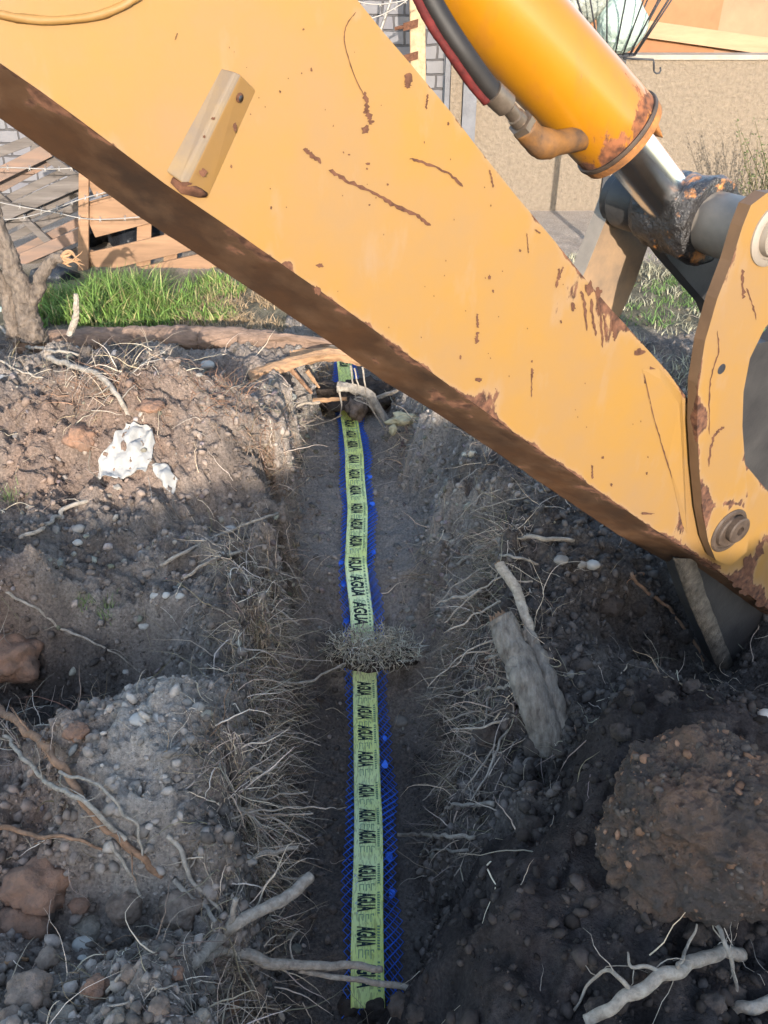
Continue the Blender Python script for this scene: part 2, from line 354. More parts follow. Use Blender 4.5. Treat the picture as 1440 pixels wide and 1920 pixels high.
M['cloth'] = mat('cloth', (.42, .405, .38), .85, nsc=10, var=.18, bsc=40, bstr=.5, bdist=.004)
M['plastic_white'] = mat('plastic_white', (.42, .52, .46), .4, nsc=8, var=.25, bsc=16, bstr=.9, bdist=.03)
M['plastic_grey'] = mat('plastic_grey', (.32, .34, .30), .4, nsc=8, var=.5, bsc=16, bstr=.9, bdist=.03)
M['plastic_black'] = mat('plastic_black', (.02, .022, .027), .32, nsc=8, var=.3, bsc=8, bstr=.7, bdist=.03)
M['stucco'] = mat('stucco', (.275, .218, .160), .95, nsc=30, var=.22, bsc=30, bstr=1, bdist=.03)
M['cap'] = mat('cap', (.36, .32, .27), .95, nsc=6, var=.2, bsc=38, bstr=.6, bdist=.01)
M['grey_post_and_shadow'] = mat('grey_post_and_shadow', (.15, .15, .16), .95, nsc=6, var=.25, bsc=38, bstr=.9, bdist=.012)  # edge post grey, shared by the pillar standing in for a shadow stripe
M['board'] = mat('board', (.30, .145, .07), .85, nsc=3, var=.18, bsc=30, bstr=.3, bdist=.004)
M['board_pale'] = mat('board_pale', (.34, .19, .115), .85, nsc=3, var=.15, bsc=30, bstr=.3, bdist=.004)
M['plank_pale'] = mat('plank_pale', (.38, .25, .15), .85, nsc=6, var=.2, bsc=30, bstr=.3, bdist=.004, stretch=(.3, 1, 2))
M['iron'] = mat('iron', (.035, .035, .04), .5, nsc=10, var=.3, bsc=30, bstr=.1)
M['wire'] = mat('wire', (.38, .35, .32), .5, .5, nsc=10, var=.3, bsc=30, bstr=.1)
M['grass'] = mat('grass', (1, 1, 1), .7, nsc=20, var=.25, bsc=60, bstr=.1, attr='Col')
M['shrub'] = mat('shrub', (.13, .11, .06), .9, nsc=20, var=.4, bsc=60, bstr=.2)
M['leaf'] = mat('leaf', (.09, .11, .04), .8, nsc=20, var=.4, bsc=60, bstr=.2)
M['red_bit'] = mat('red_bit', (.60, .16, .11), .7, nsc=40, col2=(.7, .5, .4), bsc=60, bstr=.4)
def brick_mat():
    m = mat('brick', (.16, .155, .16), .95, nsc=10, var=.25, bsc=50, bstr=.5, bdist=.006)
    t = m.node_tree; L = t.links.new; b = t.nodes['Principled BSDF']
    tc = t.nodes.new('ShaderNodeTexCoord'); mp = t.nodes.new('ShaderNodeMapping'); mp.inputs['Rotation'].default_value = (math.radians(90), 0, 0)
    L(tc.outputs['Object'], mp.inputs[0])
    nz = t.nodes.new('ShaderNodeTexNoise'); nz.inputs['Scale'].default_value = 9
    L(mp.outputs[0], nz.inputs['Vector'])
    mxv = t.nodes.new('ShaderNodeMix'); mxv.data_type = 'VECTOR'; mxv.inputs[0].default_value = .025
    L(mp.outputs[0], mxv.inputs[4]); L(nz.outputs['Color'], mxv.inputs[5])
    br = t.nodes.new('ShaderNodeTexBrick'); br.inputs['Scale'].default_value = 1; br.inputs['Brick Width'].default_value = .17; br.inputs['Row Height'].default_value = .10
    br.inputs['Mortar Size'].default_value = .009; br.inputs['Mortar Smooth'].default_value = .4
    br.inputs['Color1'].default_value = (.17, .165, .17, 1); br.inputs['Color2'].default_value = (.13, .125, .14, 1); br.inputs['Mortar'].default_value = (.05, .045, .045, 1)
    L(mxv.outputs[1], br.inputs['Vector'])
    old = b.inputs['Base Color'].links[0].from_socket
    mx = t.nodes.new('ShaderNodeMix'); mx.data_type = 'RGBA'; mx.inputs[0].default_value = .75; L(old, mx.inputs[6]); L(br.outputs['Color'], mx.inputs[7]); L(mx.outputs[2], b.inputs['Base Color'])
    bp = t.nodes.new('ShaderNodeBump'); bp.invert = True; bp.inputs['Distance'].default_value = .02; bp.inputs['Strength'].default_value = .9
    L(br.outputs['Fac'], bp.inputs['Height']); L(b.inputs['Normal'].links[0].from_socket, bp.inputs['Normal']); L(bp.outputs[0], b.inputs['Normal'])
    return m
M['brick'] = brick_mat()

# ------------------------------------------------------------------ ground sheet
def grid_mesh(name, X, Y, Z):
    ny, nx = X.shape; co = np.stack([X, Y, Z], -1).reshape(-1, 3)
    i = np.arange((ny - 1) * (nx - 1)); r = i // (nx - 1); c = i % (nx - 1); a = r * nx + c
    f = np.stack([a, a + 1, a + nx + 1, a + nx], 1)
    return npmesh(name, co, f)
def npmesh(name, co, f):
    me = bpy.data.meshes.new(name); me.vertices.add(len(co)); me.vertices.foreach_set('co', np.ascontiguousarray(co, dtype=np.float32).ravel())
    k = f.shape[1]; me.loops.add(f.size); me.loops.foreach_set('vertex_index', f.astype(np.int32).ravel())
    me.polygons.add(len(f)); me.polygons.foreach_set('loop_start', np.arange(0, f.size, k, dtype=np.int32)); me.polygons.foreach_set('loop_total', np.full(len(f), k, dtype=np.int32))
    me.update(); me.validate(); return me
def setcol(me, c, name='Col'):
    a = me.color_attributes.new(name, 'FLOAT_COLOR', 'POINT'); c4 = np.ones((len(c), 4), dtype=np.float32); c4[:, :3] = c
    a.data.foreach_set('color', c4.ravel())
def soilcol(x, y, z):
    x = np.asarray(x); y = np.asarray(y)
    a = fbm(x, y, 3, 4, 91)[..., None]; b = fbm(x, y, 12, 3, 92)[..., None]
    dry = np.array([.30, .245, .20]); dark = np.array([.14, .113, .094]); red = np.array([.23, .150, .108]); blk = np.array([.064, .053, .047]); pale = np.array([.42, .36, .30])
    f = np.clip((a - .5) * 3 + .5 + (b - .5) * 1.5, 0, 1)
    c = dark * (1 - f) + dry * f
    def mixc(c, col, m): m = np.clip(m, 0, 1)[..., None]; return c * (1 - m) + col * m
    cx = strip_x(y)
    # reddish clay on the upper left, a red patch bottom left
    m = bump(x, y, -1.45, 2.95, .75, .32, 4) * .9 + bump(x, y, -.85, 3.3, .3, .25) * .5 + bump(x, y, -1.0, 1.25, .3, .35) * .8 + bump(x, y, -1.35, 2.1, .2, .2) + bump(x, y, -1.0, 4.0, .5, .12) * .6
    c = mixc(c, red, m * (.35 + b[..., 0] * 1.1))
    # gravelly dry floor further along
    m = ss(2.6, 3.2, y) * ss(.42, .25, np.abs(x - cx - .05)); c = mixc(c, np.array([.30, .265, .23]), m * .8)
    m = bump(x, y, -.6, 1.45, .13, .32, 3); c = mixc(c, pale, m * .9)
    m = bump(x, y, -1.02, 1.95, .4, .2, 4); c = mixc(c, blk, m * .8)  # shade of the hollow darkened into the soil colour
    # dark humus: near trench and pushed heap
    m = ss(2.6, 2.0, y) * ss(-.32, -.2, x - cx) ; c = mixc(c, blk * 2.0, m * .75)
    m = ss(.2, .45, x) * ss(2.9, 2.2, y); c = mixc(c, blk * 1.25, m * .85)
    # beyond: lawn soil, pale yard in front of the wall
    g_ = c.mean(-1, keepdims=True); c = (c * .84 + g_ * .16) * 1.42
    m = ss(4.4, 4.7, y) * np.where(np.abs(x - cx) > .35, 1, 0) ; c = mixc(c, np.array([.22, .19, .13]) * (.6 + b[..., 0:1] * .8), m)
    m = ss(5.6, 6.1, y + (fbm(x, y, 2, 3, 5) - .5)); c = mixc(c, np.array([.50, .41, .33]) * (.8 + .4 * b[..., 0:1]), m)
    return c
me = grid_mesh('ground', GX, GY, GZ0)
setcol(me, soilcol(GX, GY, GZ0).reshape(-1, 3))
o = link('ground', me, M['soil']); tag(o, kind='structure')
INH = (HZ > GZ0 - .02)
def heapmask(x, y):
    i = np.clip(np.searchsorted(gx, x) - 1, 0, len(gx) - 2); j = np.clip(np.searchsorted(gy, y) - 1, 0, len(gy) - 2); return (HZ > GZ0)[j, i]
ny_, nx_ = GX.shape; cell = (INH[:-1, :-1] | INH[1:, 1:]); jj, ii = np.where(cell); a_ = jj * nx_ + ii
used, inv = np.unique(np.stack([a_, a_ + 1, a_ + nx_ + 1, a_ + nx_], 1).ravel(), return_inverse=True)
co_ = np.stack([GX.ravel()[used], GY.ravel()[used], HZ.ravel()[used]], 1)
me = npmesh('earth_heap', co_, inv.reshape(-1, 4)); setcol(me, np.array([.066, .055, .052]) * (.55 + .9 * fbm(co_[:, 0], co_[:, 1], 9, 3, 88))[:, None] * (.7 + .6 * vn(rot(co_[:, 0], co_[:, 1], .42)[0] * 70, rot(co_[:, 0], co_[:, 1], .42)[1] * 10, 5))[:, None])
o = link('earth_heap', me, M['soil']); tag(o, 'dark loose earth heap pushed forward and sliding into the near trench', 'earth heap')

# ------------------------------------------------------------------ scatter helpers (uncountable stuff)
def ico(sub):
    bm = bmesh.new(); bmesh.ops.create_icosphere(bm, subdivisions=sub, radius=1)
    v = np.array([p.co[:] for p in bm.verts]); f = np.array([[q.index for q in p.verts] for p in bm.faces]); bm.free(); return v, f
ICO1 = ico(1); ICO2 = ico(2)
def scatter(name, pts, rad, cols, mt, base=ICO1, jit=.28, flat=.7, sink=.25):
    n = len(pts); v, f = base; k = len(v)
    q = NR.normal(size=(n, 3, 3)); q, _ = np.linalg.qr(q)
    d = v[None] * (1 + NR.uniform(-jit, jit, (n, k, 1)))
    d = d * np.stack([NR.uniform(.7, 1.35, n), NR.uniform(.7, 1.1, n), NR.uniform(flat * .7, flat * 1.2, n)], 1)[:, None]
    d = np.einsum('nkj,nij->nki', d, q)
    co = pts[:, None] + d * rad[:, None, None]; co[..., 2] += (rad * (.5 - sink))[:, None]
    ff = (f[None] + (np.arange(n) * k)[:, None, None]).reshape(-1, f.shape[1])
    me = npmesh(name, co.reshape(-1, 3), ff)
    if cols is not None: setcol(me, np.repeat(cols, k, 0))
    return link(name, me, mt, smooth=(base is not ICO1))
# area-weighted sampling of the near terrain
mi = np.where((gx > -2.2) & (gx < 2.2))[0]; mj = np.where((gy > .5) & (gy < 5.6))[0]
SX = GX[np.ix_(mj, mi)]; SY = GY[np.ix_(mj, mi)]; SZ = GZ[np.ix_(mj, mi)]
dzx = np.abs(np.diff(SZ, axis=1))[:-1]; dzy = np.abs(np.diff(SZ, axis=0))[:, :-1]
dxx = np.diff(SX, axis=1)[:-1]; dyy = np.diff(SY, axis=0)[:, :-1]
AR = (np.sqrt(dxx ** 2 + dzx ** 2) * np.sqrt(dyy ** 2 + dzy ** 2))
CXm = SX[:-1, :-1]; CYm = SY[:-1, :-1]
vis = (np.abs(CXm) < (CYm * .62 + .55)) & (np.abs(CXm - 0) < 2.2)
def sample(n, wfun, seed=0):
    W = (AR * vis * wfun(CXm, CYm)).ravel(); W = W / W.sum()
    idx = NR.choice(len(W), n, p=W); x = CXm.ravel()[idx] + NR.uniform(0, .01, n); y = CYm.ravel()[idx] + NR.uniform(0, .01, n)
    return np.stack([x, y, zat(x, y)], 1)
def offstrip(x, y): return np.where(np.abs(x - strip_x(y) - .015) < .11, np.where(y > 1.02, 0.10, 1), 1)
def w_crumb(x, y): return np.where(heapmask(x, y), .35, 1) * offstrip(x, y) * (1.2 / (y + .35) ** 1.5) * np.where(y > 4.4, .3, 1) * (.35 + 1.3 * fbm(x, y, 4, 2, 33)) * np.where((x > .35) & (y < 3), 1.8, 1)
NC = 52000
p = sample(NC, w_crumb); r = .0026 + .017 * NR.random(NC) ** 5 * (1 + .0 * p[:, 1]) + .0016 * NR.random(NC)
c = np.where(heapmask(p[:, 0], p[:, 1])[:, None], np.array([.055, .045, .04]), soilcol(p[:, 0], p[:, 1], p[:, 2])) * NR.uniform(.4, 1.1, (NC, 1)) * np.where(heapmask(p[:, 0], p[:, 1])[:, None], 1.4, 1)
o = scatter('soil_crumbs', p, r, c, M['crumb']); tag(o, 'loose crumbs of soil strewn over the trench banks and the pushed heap', 'soil', kind='stuff')
def w_grav(x, y): return np.where(heapmask(x, y), .0, 1) * offstrip(x, y) * np.where((x > .12) & (y < 2.3), .12, 1) * (.12 + 1.0 * ss(.45, .2, np.abs(x - strip_x(y) - .1)) * ss(1.9, 2.9, y) + .9 * bump(x, y, -.95, 3.7, .55, .35, 3) + .45 * bump(x, y, -.9, 2.5, .4, .25, 3) - .08 * bump(x, y, -.66, 1.5, .3, .3, 4) + .4 * bump(x, y, .55, 2.8, .35, .3)) * np.where(y > 4.3, .1, 1)
NG = 3800
p = sample(NG, w_grav); r = .0035 + .017 * NR.random(NG) ** 3.5
c = np.array([.31, .275, .24]) * NR.uniform(.5, 1.3, (NG, 1)) + NR.uniform(-.02, .02, (NG, 3))
o = scatter('gravel', p, r, np.clip(c, .03, .8), M['crumb'], base=ICO2, jit=.13, flat=.6, sink=.5); tag(o, 'small grey gravel spread over the trench floor and banks', 'gravel', kind='stuff')

def fibres(name, pts, length, rad, cols, mt, K=8, up=.5, droop=.16, wig=.42, bias=None, hug=False):
    n = len(pts); P = np.zeros((n, K, 3)); P[:, 0] = pts
    e = .012; nx = -(zat(pts[:, 0] + e, pts[:, 1]) - zat(pts[:, 0] - e, pts[:, 1])) / (2 * e); ny = -(zat(pts[:, 0], pts[:, 1] + e) - zat(pts[:, 0], pts[:, 1] - e)) / (2 * e)
    nn = np.stack([nx, ny, np.ones(n)], 1); nn /= np.linalg.norm(nn, axis=1)[:, None]
    d = nn * up + NR.normal(size=(n, 3)) * .75
    if bias is not None: d = d + bias
    d /= np.linalg.norm(d, axis=1)[:, None]; st = (length / (K - 1))[:, None]
    for i in range(1, K):
        P[:, i] = P[:, i - 1] + d * st
        g = zat(P[:, i, 0], P[:, i, 1]) + .002
        P[:, i, 2] = np.maximum(P[:, i, 2], g) if not hug else np.clip(P[:, i, 2], g, g + .012)
        d = d + NR.normal(size=(n, 3)) * wig * .6; d[:, 2] -= droop * .5; d /= np.linalg.norm(d, axis=1)[:, None]
    return tubes(name, P, rad, cols, mt)
def tubes(name, P, rad, cols, mt, taper=.18):
    n, K, _ = P.shape
    T = np.gradient(P, axis=1); T /= np.linalg.norm(T, axis=2)[..., None] + 1e-9
    ref = np.array([.31, .17, .93]); A = np.cross(T, ref); A /= np.linalg.norm(A, axis=2)[..., None] + 1e-9; B = np.cross(T, A)
    rr = rad[:, None, None] * np.linspace(1, taper, K)[None, :, None]
    V = np.stack([P + (A * math.cos(a) + B * math.sin(a)) * rr for a in (0, 2.094, 4.189)], 2)   # n,K,3,3
    co = V.reshape(-1, 3); base = (np.arange(n) * K * 3)[:, None, None] + (np.arange(K - 1) * 3)[None, :, None]
    F = []
    for j in range(3):
        a = base[..., 0] + j; b = base[..., 0] + (j + 1) % 3; F.append(np.stack([a, b, b + 3, a + 3], -1))
    f = np.stack(F, 2).reshape(-1, 4)
    me = npmesh(name, co, f); setcol(me, np.repeat(cols, K * 3, 0)); return link(name, me, mt)
def tint(n, base, s=.3): return np.clip(np.array(base) * (.35 + 1.0 * NR.random((n, 1)) ** 1.2) * np.array([1, .97, .93]) ** NR.uniform(0, 4, (n, 1)) + NR.uniform(-.02, .02, (n, 3)), .02, .9)
# hair roots on the banks
def w_lroot(x, y): return (bump(x, y, -.42, 2.4, .14, .45, 4) + bump(x, y, -.85, 3.25, .4, .3, 3) * 1.3 + .5 * bump(x, y, -.4, 1.5, .16, .6, 4) + .9 * bump(x, y, -1.15, 1.55, .35, .3, 3) + .22 * (x < -.3) + bump(x, y, -1.5, 3.35, .5, .3, 3) * .6) * ss(4.6, 4.2, y) * offstrip(x, y)
n = 3800; p = sample(n, lambda x, y: w_lroot(x, y) * (fbm(x, y, 6, 3, 311) * 1.9) ** 5); cc = tint(n, (.34, .28, .22), .5)
redm = (np.clip(bump(p[:, 0], p[:, 1], -.95, 3.25, .6, .35, 3) + bump(p[:, 0], p[:, 1], -1.2, 1.5, .3, .3) * .8, 0, 1) * (NR.random(n) < .7))[:, None]
cc = cc * (1 - redm) + np.array([.34, .185, .115]) * NR.uniform(.6, 1.3, (n, 1)) * redm
o = fibres('hair_roots', p, NR.uniform(.03, .20, n), .0008 + .0020 * NR.random(n) ** 3, cc, M['root'])
tag(o, 'tangle of thin hair roots matted over the left trench bank', 'roots', kind='stuff')
def w_rroot(x, y): return (bump(x, y, .34, 2.15, .2, .5, 4) * 1.3 + bump(x, y, .5, 2.8, .3, .3, 3) * .5 + .1 * (x > .15) + .4 * bump(x, y, .25, 3.9, .3, .3)) * ss(4.4, 4.0, y) * offstrip(x, y) * np.where(heapmask(x, y), .02, 1)
n = 3000; p = sample(n, lambda x, y: w_rroot(x, y) * (fbm(x, y, 6, 3, 312) * 1.9) ** 5); cc = tint(n, (.38, .33, .28), .5)
o = fibres('hair_roots', p, NR.uniform(.03, .16, n), .0008 + .0020 * NR.random(n) ** 3, cc, M['root'], bias=np.array([-.7, -.3, .1]))
tag(o, 'tangle of thin hair roots hanging out of the right trench bank', 'roots', kind='stuff')

n = 3600; p = sample(n, lambda x, y: (w_lroot(x, y) + 1.6 * w_rroot(x, y) + 1.6 * bump(x, y, -.85, 3.35, .5, .35, 3) + 1.2 * bump(x, y, .5, 2.9, .35, .4, 3) + .12) * (fbm(x, y, 4, 3, 313) * 1.9) ** 5); cc = tint(n, (.62, .54, .45), .5)
o = fibres('medium_roots', p, NR.uniform(.05, .24, n), .0013 + .0022 * NR.random(n) ** 2, cc, M['root'], K=10, wig=.3, up=.35)
tag(o, 'scattered straw like pale roots lying over both trench banks', 'roots', kind='stuff')
# ------------------------------------------------------------------ grass
def blades(name, x, y, L, wd, cols, lean=.5):
    n = len(x); K = 5; z = zat(x, y); az = NR.uniform(0, 6.28, n); ln = NR.uniform(.1, 1, n) * lean
    s = np.linspace(0, 1, K)[None]; h = L[:, None] * s * (1 - .3 * ln[:, None] * s); out = L[:, None] * ln[:, None] * s ** 2
    px = x[:, None] + np.cos(az)[:, None] * out; py = y[:, None] + np.sin(az)[:, None] * out; pz = z[:, None] + h
    wv = wd[:, None] * (1 - s ** 1.6 * .95); a2 = NR.uniform(0, 6.28, n)[:, None]
    V = np.stack([np.stack([px - np.cos(a2) * wv, py - np.sin(a2) * wv, pz], -1), np.stack([px + np.cos(a2) * wv, py + np.sin(a2) * wv, pz], -1)], 2)
    co = V.reshape(-1, 3); b = (np.arange(n) * K * 2)[:, None] + (np.arange(K - 1) * 2)[None]
    f = np.stack([b, b + 1, b + 3, b + 2], -1).reshape(-1, 4)
    me = npmesh(name, co, f); g = np.repeat(cols, K * 2, 0); setcol(me, g); return link(name, me, M['grass'])
n = 9000; x = NR.uniform(-2.2, -.55, n); y = NR.uniform(4.45, 5.5, n)
k = (fbm(x, y, 4, 3, 7) + .35 * bump(x, y, -1.65, 4.9, .45, .3, 3) - .25 * ss(-1.2, -.6, x)) + NR.uniform(-.06, .06, n) > .47; x = x[k]; y = y[k]; n = len(x)
tall = .05 + .15 * bump(x, y, -1.62, 4.95, .36, .35, 2)
gc = np.array([.125, .205, .045]) * NR.uniform(.6, 1.5, (n, 1)); dryb = NR.random(n) < .16 + .4 * ss(-1.4, -.9, x); gc[dryb] = np.array([.34, .30, .13]) * NR.uniform(.7, 1.2, (dryb.sum(), 1))
o = blades('tall_grass', x, y, tall * NR.uniform(.4, 1.7, n) * (.6 + .9 * fbm(x, y, 6, 2, 77)), NR.uniform(.003, .006, n), gc, 1.25)
tag(o, 'clump of tall green grass growing in front of the wooden crate', 'grass', kind='stuff')
n = 2600; x = NR.uniform(-1.2, -.35, n); y = NR.uniform(4.4, 5.2, n); k = fbm(x, y, 5, 3, 28) > .47; x = x[k]; y = y[k]; n = len(x)
o = blades('dry_grass', x, y, NR.uniform(.02, .09, n), NR.uniform(.002, .004, n), np.array([.34, .24, .14]) * NR.uniform(.6, 1.3, (n, 1)), 2.2)
tag(o, 'flattened dry grass between the green clump and the digger arm', 'dry grass', kind='stuff')
n = 16000; x = NR.uniform(.9, 3.4, n); y = NR.uniform(3.2, 6.0, n)
k = fbm(x, y, 3.5, 3, 8) + NR.uniform(-.12, .12, n) > .42; x = x[k]; y = y[k]; n = len(x)
gm = (fbm(x, y, 2.2, 3, 18) > .55)[:, None]
gc = np.where(gm, np.array([.12, .20, .055]), np.array([.30, .28, .19])) * NR.uniform(.6, 1.35, (n, 1))
o = blades('lawn', x, y, NR.uniform(.025, .07, n), NR.uniform(.002, .004, n), gc, 1.4)
tag(o, 'short patchy half dry lawn between the digger arm and the pale wall', 'grass', kind='stuff')

# ================================================================== DIGGER ARM
def segd(px, py, pts):
    """distance from arrays px,py to an open polyline"""
    d = np.full(px.shape, 1e9)
    for a, b in zip(pts[:-1], pts[1:]):
        vx, vy = b[0] - a[0], b[1] - a[1]; L = vx * vx + vy * vy + 1e-9
        t = np.clip(((px - a[0]) * vx + (py - a[1]) * vy) / L, 0, 1)
        d = np.minimum(d, np.hypot(px - a[0] - t * vx, py - a[1] - t * vy))
    return d
def wear_attr(me, vals):
    a = me.attributes.new('wear', 'FLOAT', 'POINT'); a.data.foreach_set('value', np.asarray(vals, dtype=np.float32))
def plate(name, poly, off, depth, mt, parent, wearf=None, sp=7, disp=None, mat_side=None, extra=None, seed=3):
    """steel plate: outline given as pixels on the arm's own vertical plane, with real thickness"""
    v2, f = fill(poly, sp, .2, seed); nv = len(v2); bd = 0
    for i, a in enumerate(poly):
        bd += max(1, int(math.dist(a, poly[(i + 1) % len(poly)]) / sp))
    X = np.array(v2)
    wr = wearf(X[:, 0], X[:, 1]) if wearf else np.zeros(nv)
    dd = disp(X[:, 0], X[:, 1]) if disp else np.zeros(nv)
    co = [PL(a, b, off) - N * float(q) for (a, b), q in zip(v2, dd)]
    back = [PL(v2[i][0], v2[i][1], off) + N * depth for i in range(bd)]
    mb = MB(); n0 = (Vector(co[f[0][1]]) - Vector(co[f[0][0]])).cross(Vector(co[f[0][2]]) - Vector(co[f[0][0]]))
    fl = [t if n0.dot(N) < 0 else t[::-1] for t in f]
    mb.add(co, fl, 0); W = list(wr)
    # rim uses its own vertices so that the edge stays crisp
    rim = [co[i] for i in range(bd)] + back; fs = []
    for i in range(bd):
        j = (i + 1) % bd; fs.append((i, i + bd, j + bd, j))
    mb.add(rim, fs, 1 if mat_side else 0); W += [wr[i] + .15 for i in range(bd)] + [.4] * bd
    mb.add(back, [tuple(range(bd))], 1 if mat_side else 0); W += [.4] * bd
    if extra:
        for vs, fs in extra: mb.add(vs, fs, 2 if mat_side else 1); W += [1] * len(vs)
    me = bpy.data.meshes.new(name); me.from_pydata([tuple(v) for v in mb.v], [], mb.f)
    me.polygons.foreach_set('material_index', mb.m); wear_attr(me, W); me.update()
    mats = [mt] + ([mat_side] if mat_side else []) + ([M['rust']] if extra else [])
    o = link(name, me, mats, parent, smooth=False)
    bm = bmesh.new(); bm.from_mesh(me); 
    nf = len(fl); bm.faces.ensure_lookup_table()
    side = [bm.faces[k] for k in range(nf, nf + bd + 1)]
    bmesh.ops.recalc_face_normals(bm, faces=bm.faces); bm.to_mesh(me); bm.free()
    sm = [i < nf for i in range(len(me.polygons))]; me.polygons.foreach_set('use_smooth', sm)
    return o
def flake(pts, wd, off=-.0014, seed=0, wob=.45):
    """thin raised scab of rust following a scratch, pixel coordinates on the plate"""
    rr = random.Random(seed); P = crom([Vector((a, b, 0)) for a, b in pts], 7) if len(pts) > 1 else None
    L = []; Rr = []
    for i, p in enumerate(P):
        t = (P[min(i + 1, len(P) - 1)] - P[max(i - 1, 0)]).normalized(); n = Vector((-t.y, t.x, 0))
        e = min(i, len(P) - 1 - i); ww = wd * (.25 if e == 0 else 1) * rr.uniform(1 - wob, 1 + wob); sh = rr.uniform(-.3, .3) * wd
        L.append(PL(*(p + n * (ww / 2 + sh)).xy, off)); Rr.append(PL(*(p - n * (ww / 2 - sh)).xy, off))
    vs = L + Rr; k = len(L); return vs, [(i, i + 1, k + i + 1, k + i) for i in range(k - 1)]
def blob(cx, cy, rx, ry, off=-.0014, seed=0, ang=0):
    rr = random.Random(seed); n = 14; vs = []
    for i in range(n):
        a = 6.283 * i / n; r = rr.uniform(.55, 1.15); x = math.cos(a) * rx * r; y = math.sin(a) * ry * r
        vs.append(PL(cx + x * math.cos(ang) - y * math.sin(ang), cy + x * math.sin(ang) + y * math.cos(ang), off))
    return vs, [tuple(range(n))]
ARM = tag(empty('digger_arm', PL(1368, 995, .2)), 'yellow digger arm with chrome ram and dark bucket reaching over the trench', 'digger arm')
low = [(-170, 8), (0, 118), (75, 170), (150, 225), (230, 285), (310, 345), (450, 440), (600, 545), (720, 632), (820, 706), (960, 808), (1110, 912), (1220, 988), (1320, 1050), (1440, 1142), (1520, 1205)]
top = [(1520, 1010), (1440, 922), (1398, 872), (1330, 800), (1281, 737), (1250, 695), (1200, 640), (1172, 608), (1150, 585), (1095, 520), (1040, 452), (970, 370), (890, 270), (845, 210), (780, 132), (720, 62), (662, -10), (560, -150), (-170, -150)]
strip = [(-170, 90), (0, 222), (75, 274), (150, 325), (205, 366), (262, 407), (400, 496), (500, 562), (620, 643), (720, 715), (820, 775), (930, 848), (1040, 923), (1160, 1003), (1265, 1062), (1330, 1092)]
def armwear(px, py):
    dl = segd(px, py, low); dt = segd(px, py, top[1:16])
    w_ = .62 * np.exp(-dl / 8) * (.4 + .8 * ss(300, 1000, px)) + .5 * np.exp(-dt / 7) * ss(650, 1000, px) + .12 * ss(250, 0, dt) * ss(950, 1080, px) * ss(1280, 1150, px) * ss(760, 560, py)
    w_ += .55 * np.exp(-((px - 1110) / 50) ** 2 - ((py - 560) / 35) ** 2) + .35 * np.exp(-((px - 1150) / 40) ** 2 - ((py - 620) / 40) ** 2)
    w_ += .9 * np.exp(-((px - 1225) / 18) ** 2 - ((py - 712) / 16) ** 2) + .8 * np.exp(-((px - 1245) / 22) ** 2 - ((py - 745) / 14) ** 2) + .6 * np.exp(-((px - 1262) / 18) ** 2 - ((py - 770) / 25) ** 2)
    w_ += .9 * np.exp(-((px - 1278) / 9) ** 2 - ((py - 960) / 50) ** 2)
    w_ += ss(45, 8, dl) * ss(1330, 1400, px) * .75 + .7 * np.exp(-(segd(px, py, [(1440, 1010), (1410, 1060), (1385, 1100)]) / 14) ** 2)
    w_ += .38 * np.exp(-((px - 915) / 40) ** 2 - ((py - 745) / 25) ** 2) + .10 * np.exp(-((px - 710) / 40) ** 2 - ((py - 490) / 30) ** 2) + .5 * np.exp(-((px - 945) / 10) ** 2 - ((py - 800) / 10) ** 2) + .55 * np.exp(-((px - 540) / 14) ** 2 - ((py - 497) / 10) ** 2)
    w_ += .5 * np.exp(-((px - 716) / 16) ** 2 - ((py - 45) / 35) ** 2) + .5 * np.exp(-((px - 672) / 12) ** 2 - ((py - 25) / 18) ** 2)
    return w_
def armdisp(px, py):      # slightly dished sheet, a raised ring weld top left
    return (fbm(px, py, 1 / 260., 2, 3) - .5) * .0008
ex = [flake(q, wd_, seed=i) for i, (q, wd_) in enumerate([
    ([(569, 279), (582, 288), (603, 305)], 7), ([(617, 318), (648, 338), (700, 362), (740, 385), (780, 403), (807, 424)], 6.5),
    ([(768, 297), (800, 307), (840, 325), (869, 349)], 4.5), ([(668, 22), (651, 45), (646, 75), (660, 130), (682, 178)], 1.6), ([(682, 172), (688, 195), (687, 212)], 7), ([(687, 205), (693, 222), (696, 234)], 9),
    ([(895, 588), (896, 615)], 4), ([(895, 622), (893, 645)], 6), ([(997, 692), (997, 745)], 2.5), ([(998, 690), (998, 708)], 4), ([(802, 176), (799, 205)], 3), ([(333, 62), (328, 75)], 2),
    ([(1056, 500), (1048, 525)], 3), ([(1049, 503), (1044, 540)], 4), ([(1090, 545), (1096, 570), (1100, 620)], 5), ([(1108, 560), (1112, 600), (1118, 630)], 4), ([(1120, 560), (1128, 610), (1130, 652)], 4), ([(1132, 590), (1138, 640)], 3), ([(1150, 600), (1154, 640)], 6), ([(988, 437), (991, 475)], 2), ([(1013, 438), (1003, 430)], 3),
    ([(918, 318), (925, 352)], 3), ([(1207, 700), (1218, 745), (1226, 780), (1240, 830), (1252, 870), (1268, 915), (1276, 945)], 2.2), ([(1110, 872), (1111, 898)], 3)])]
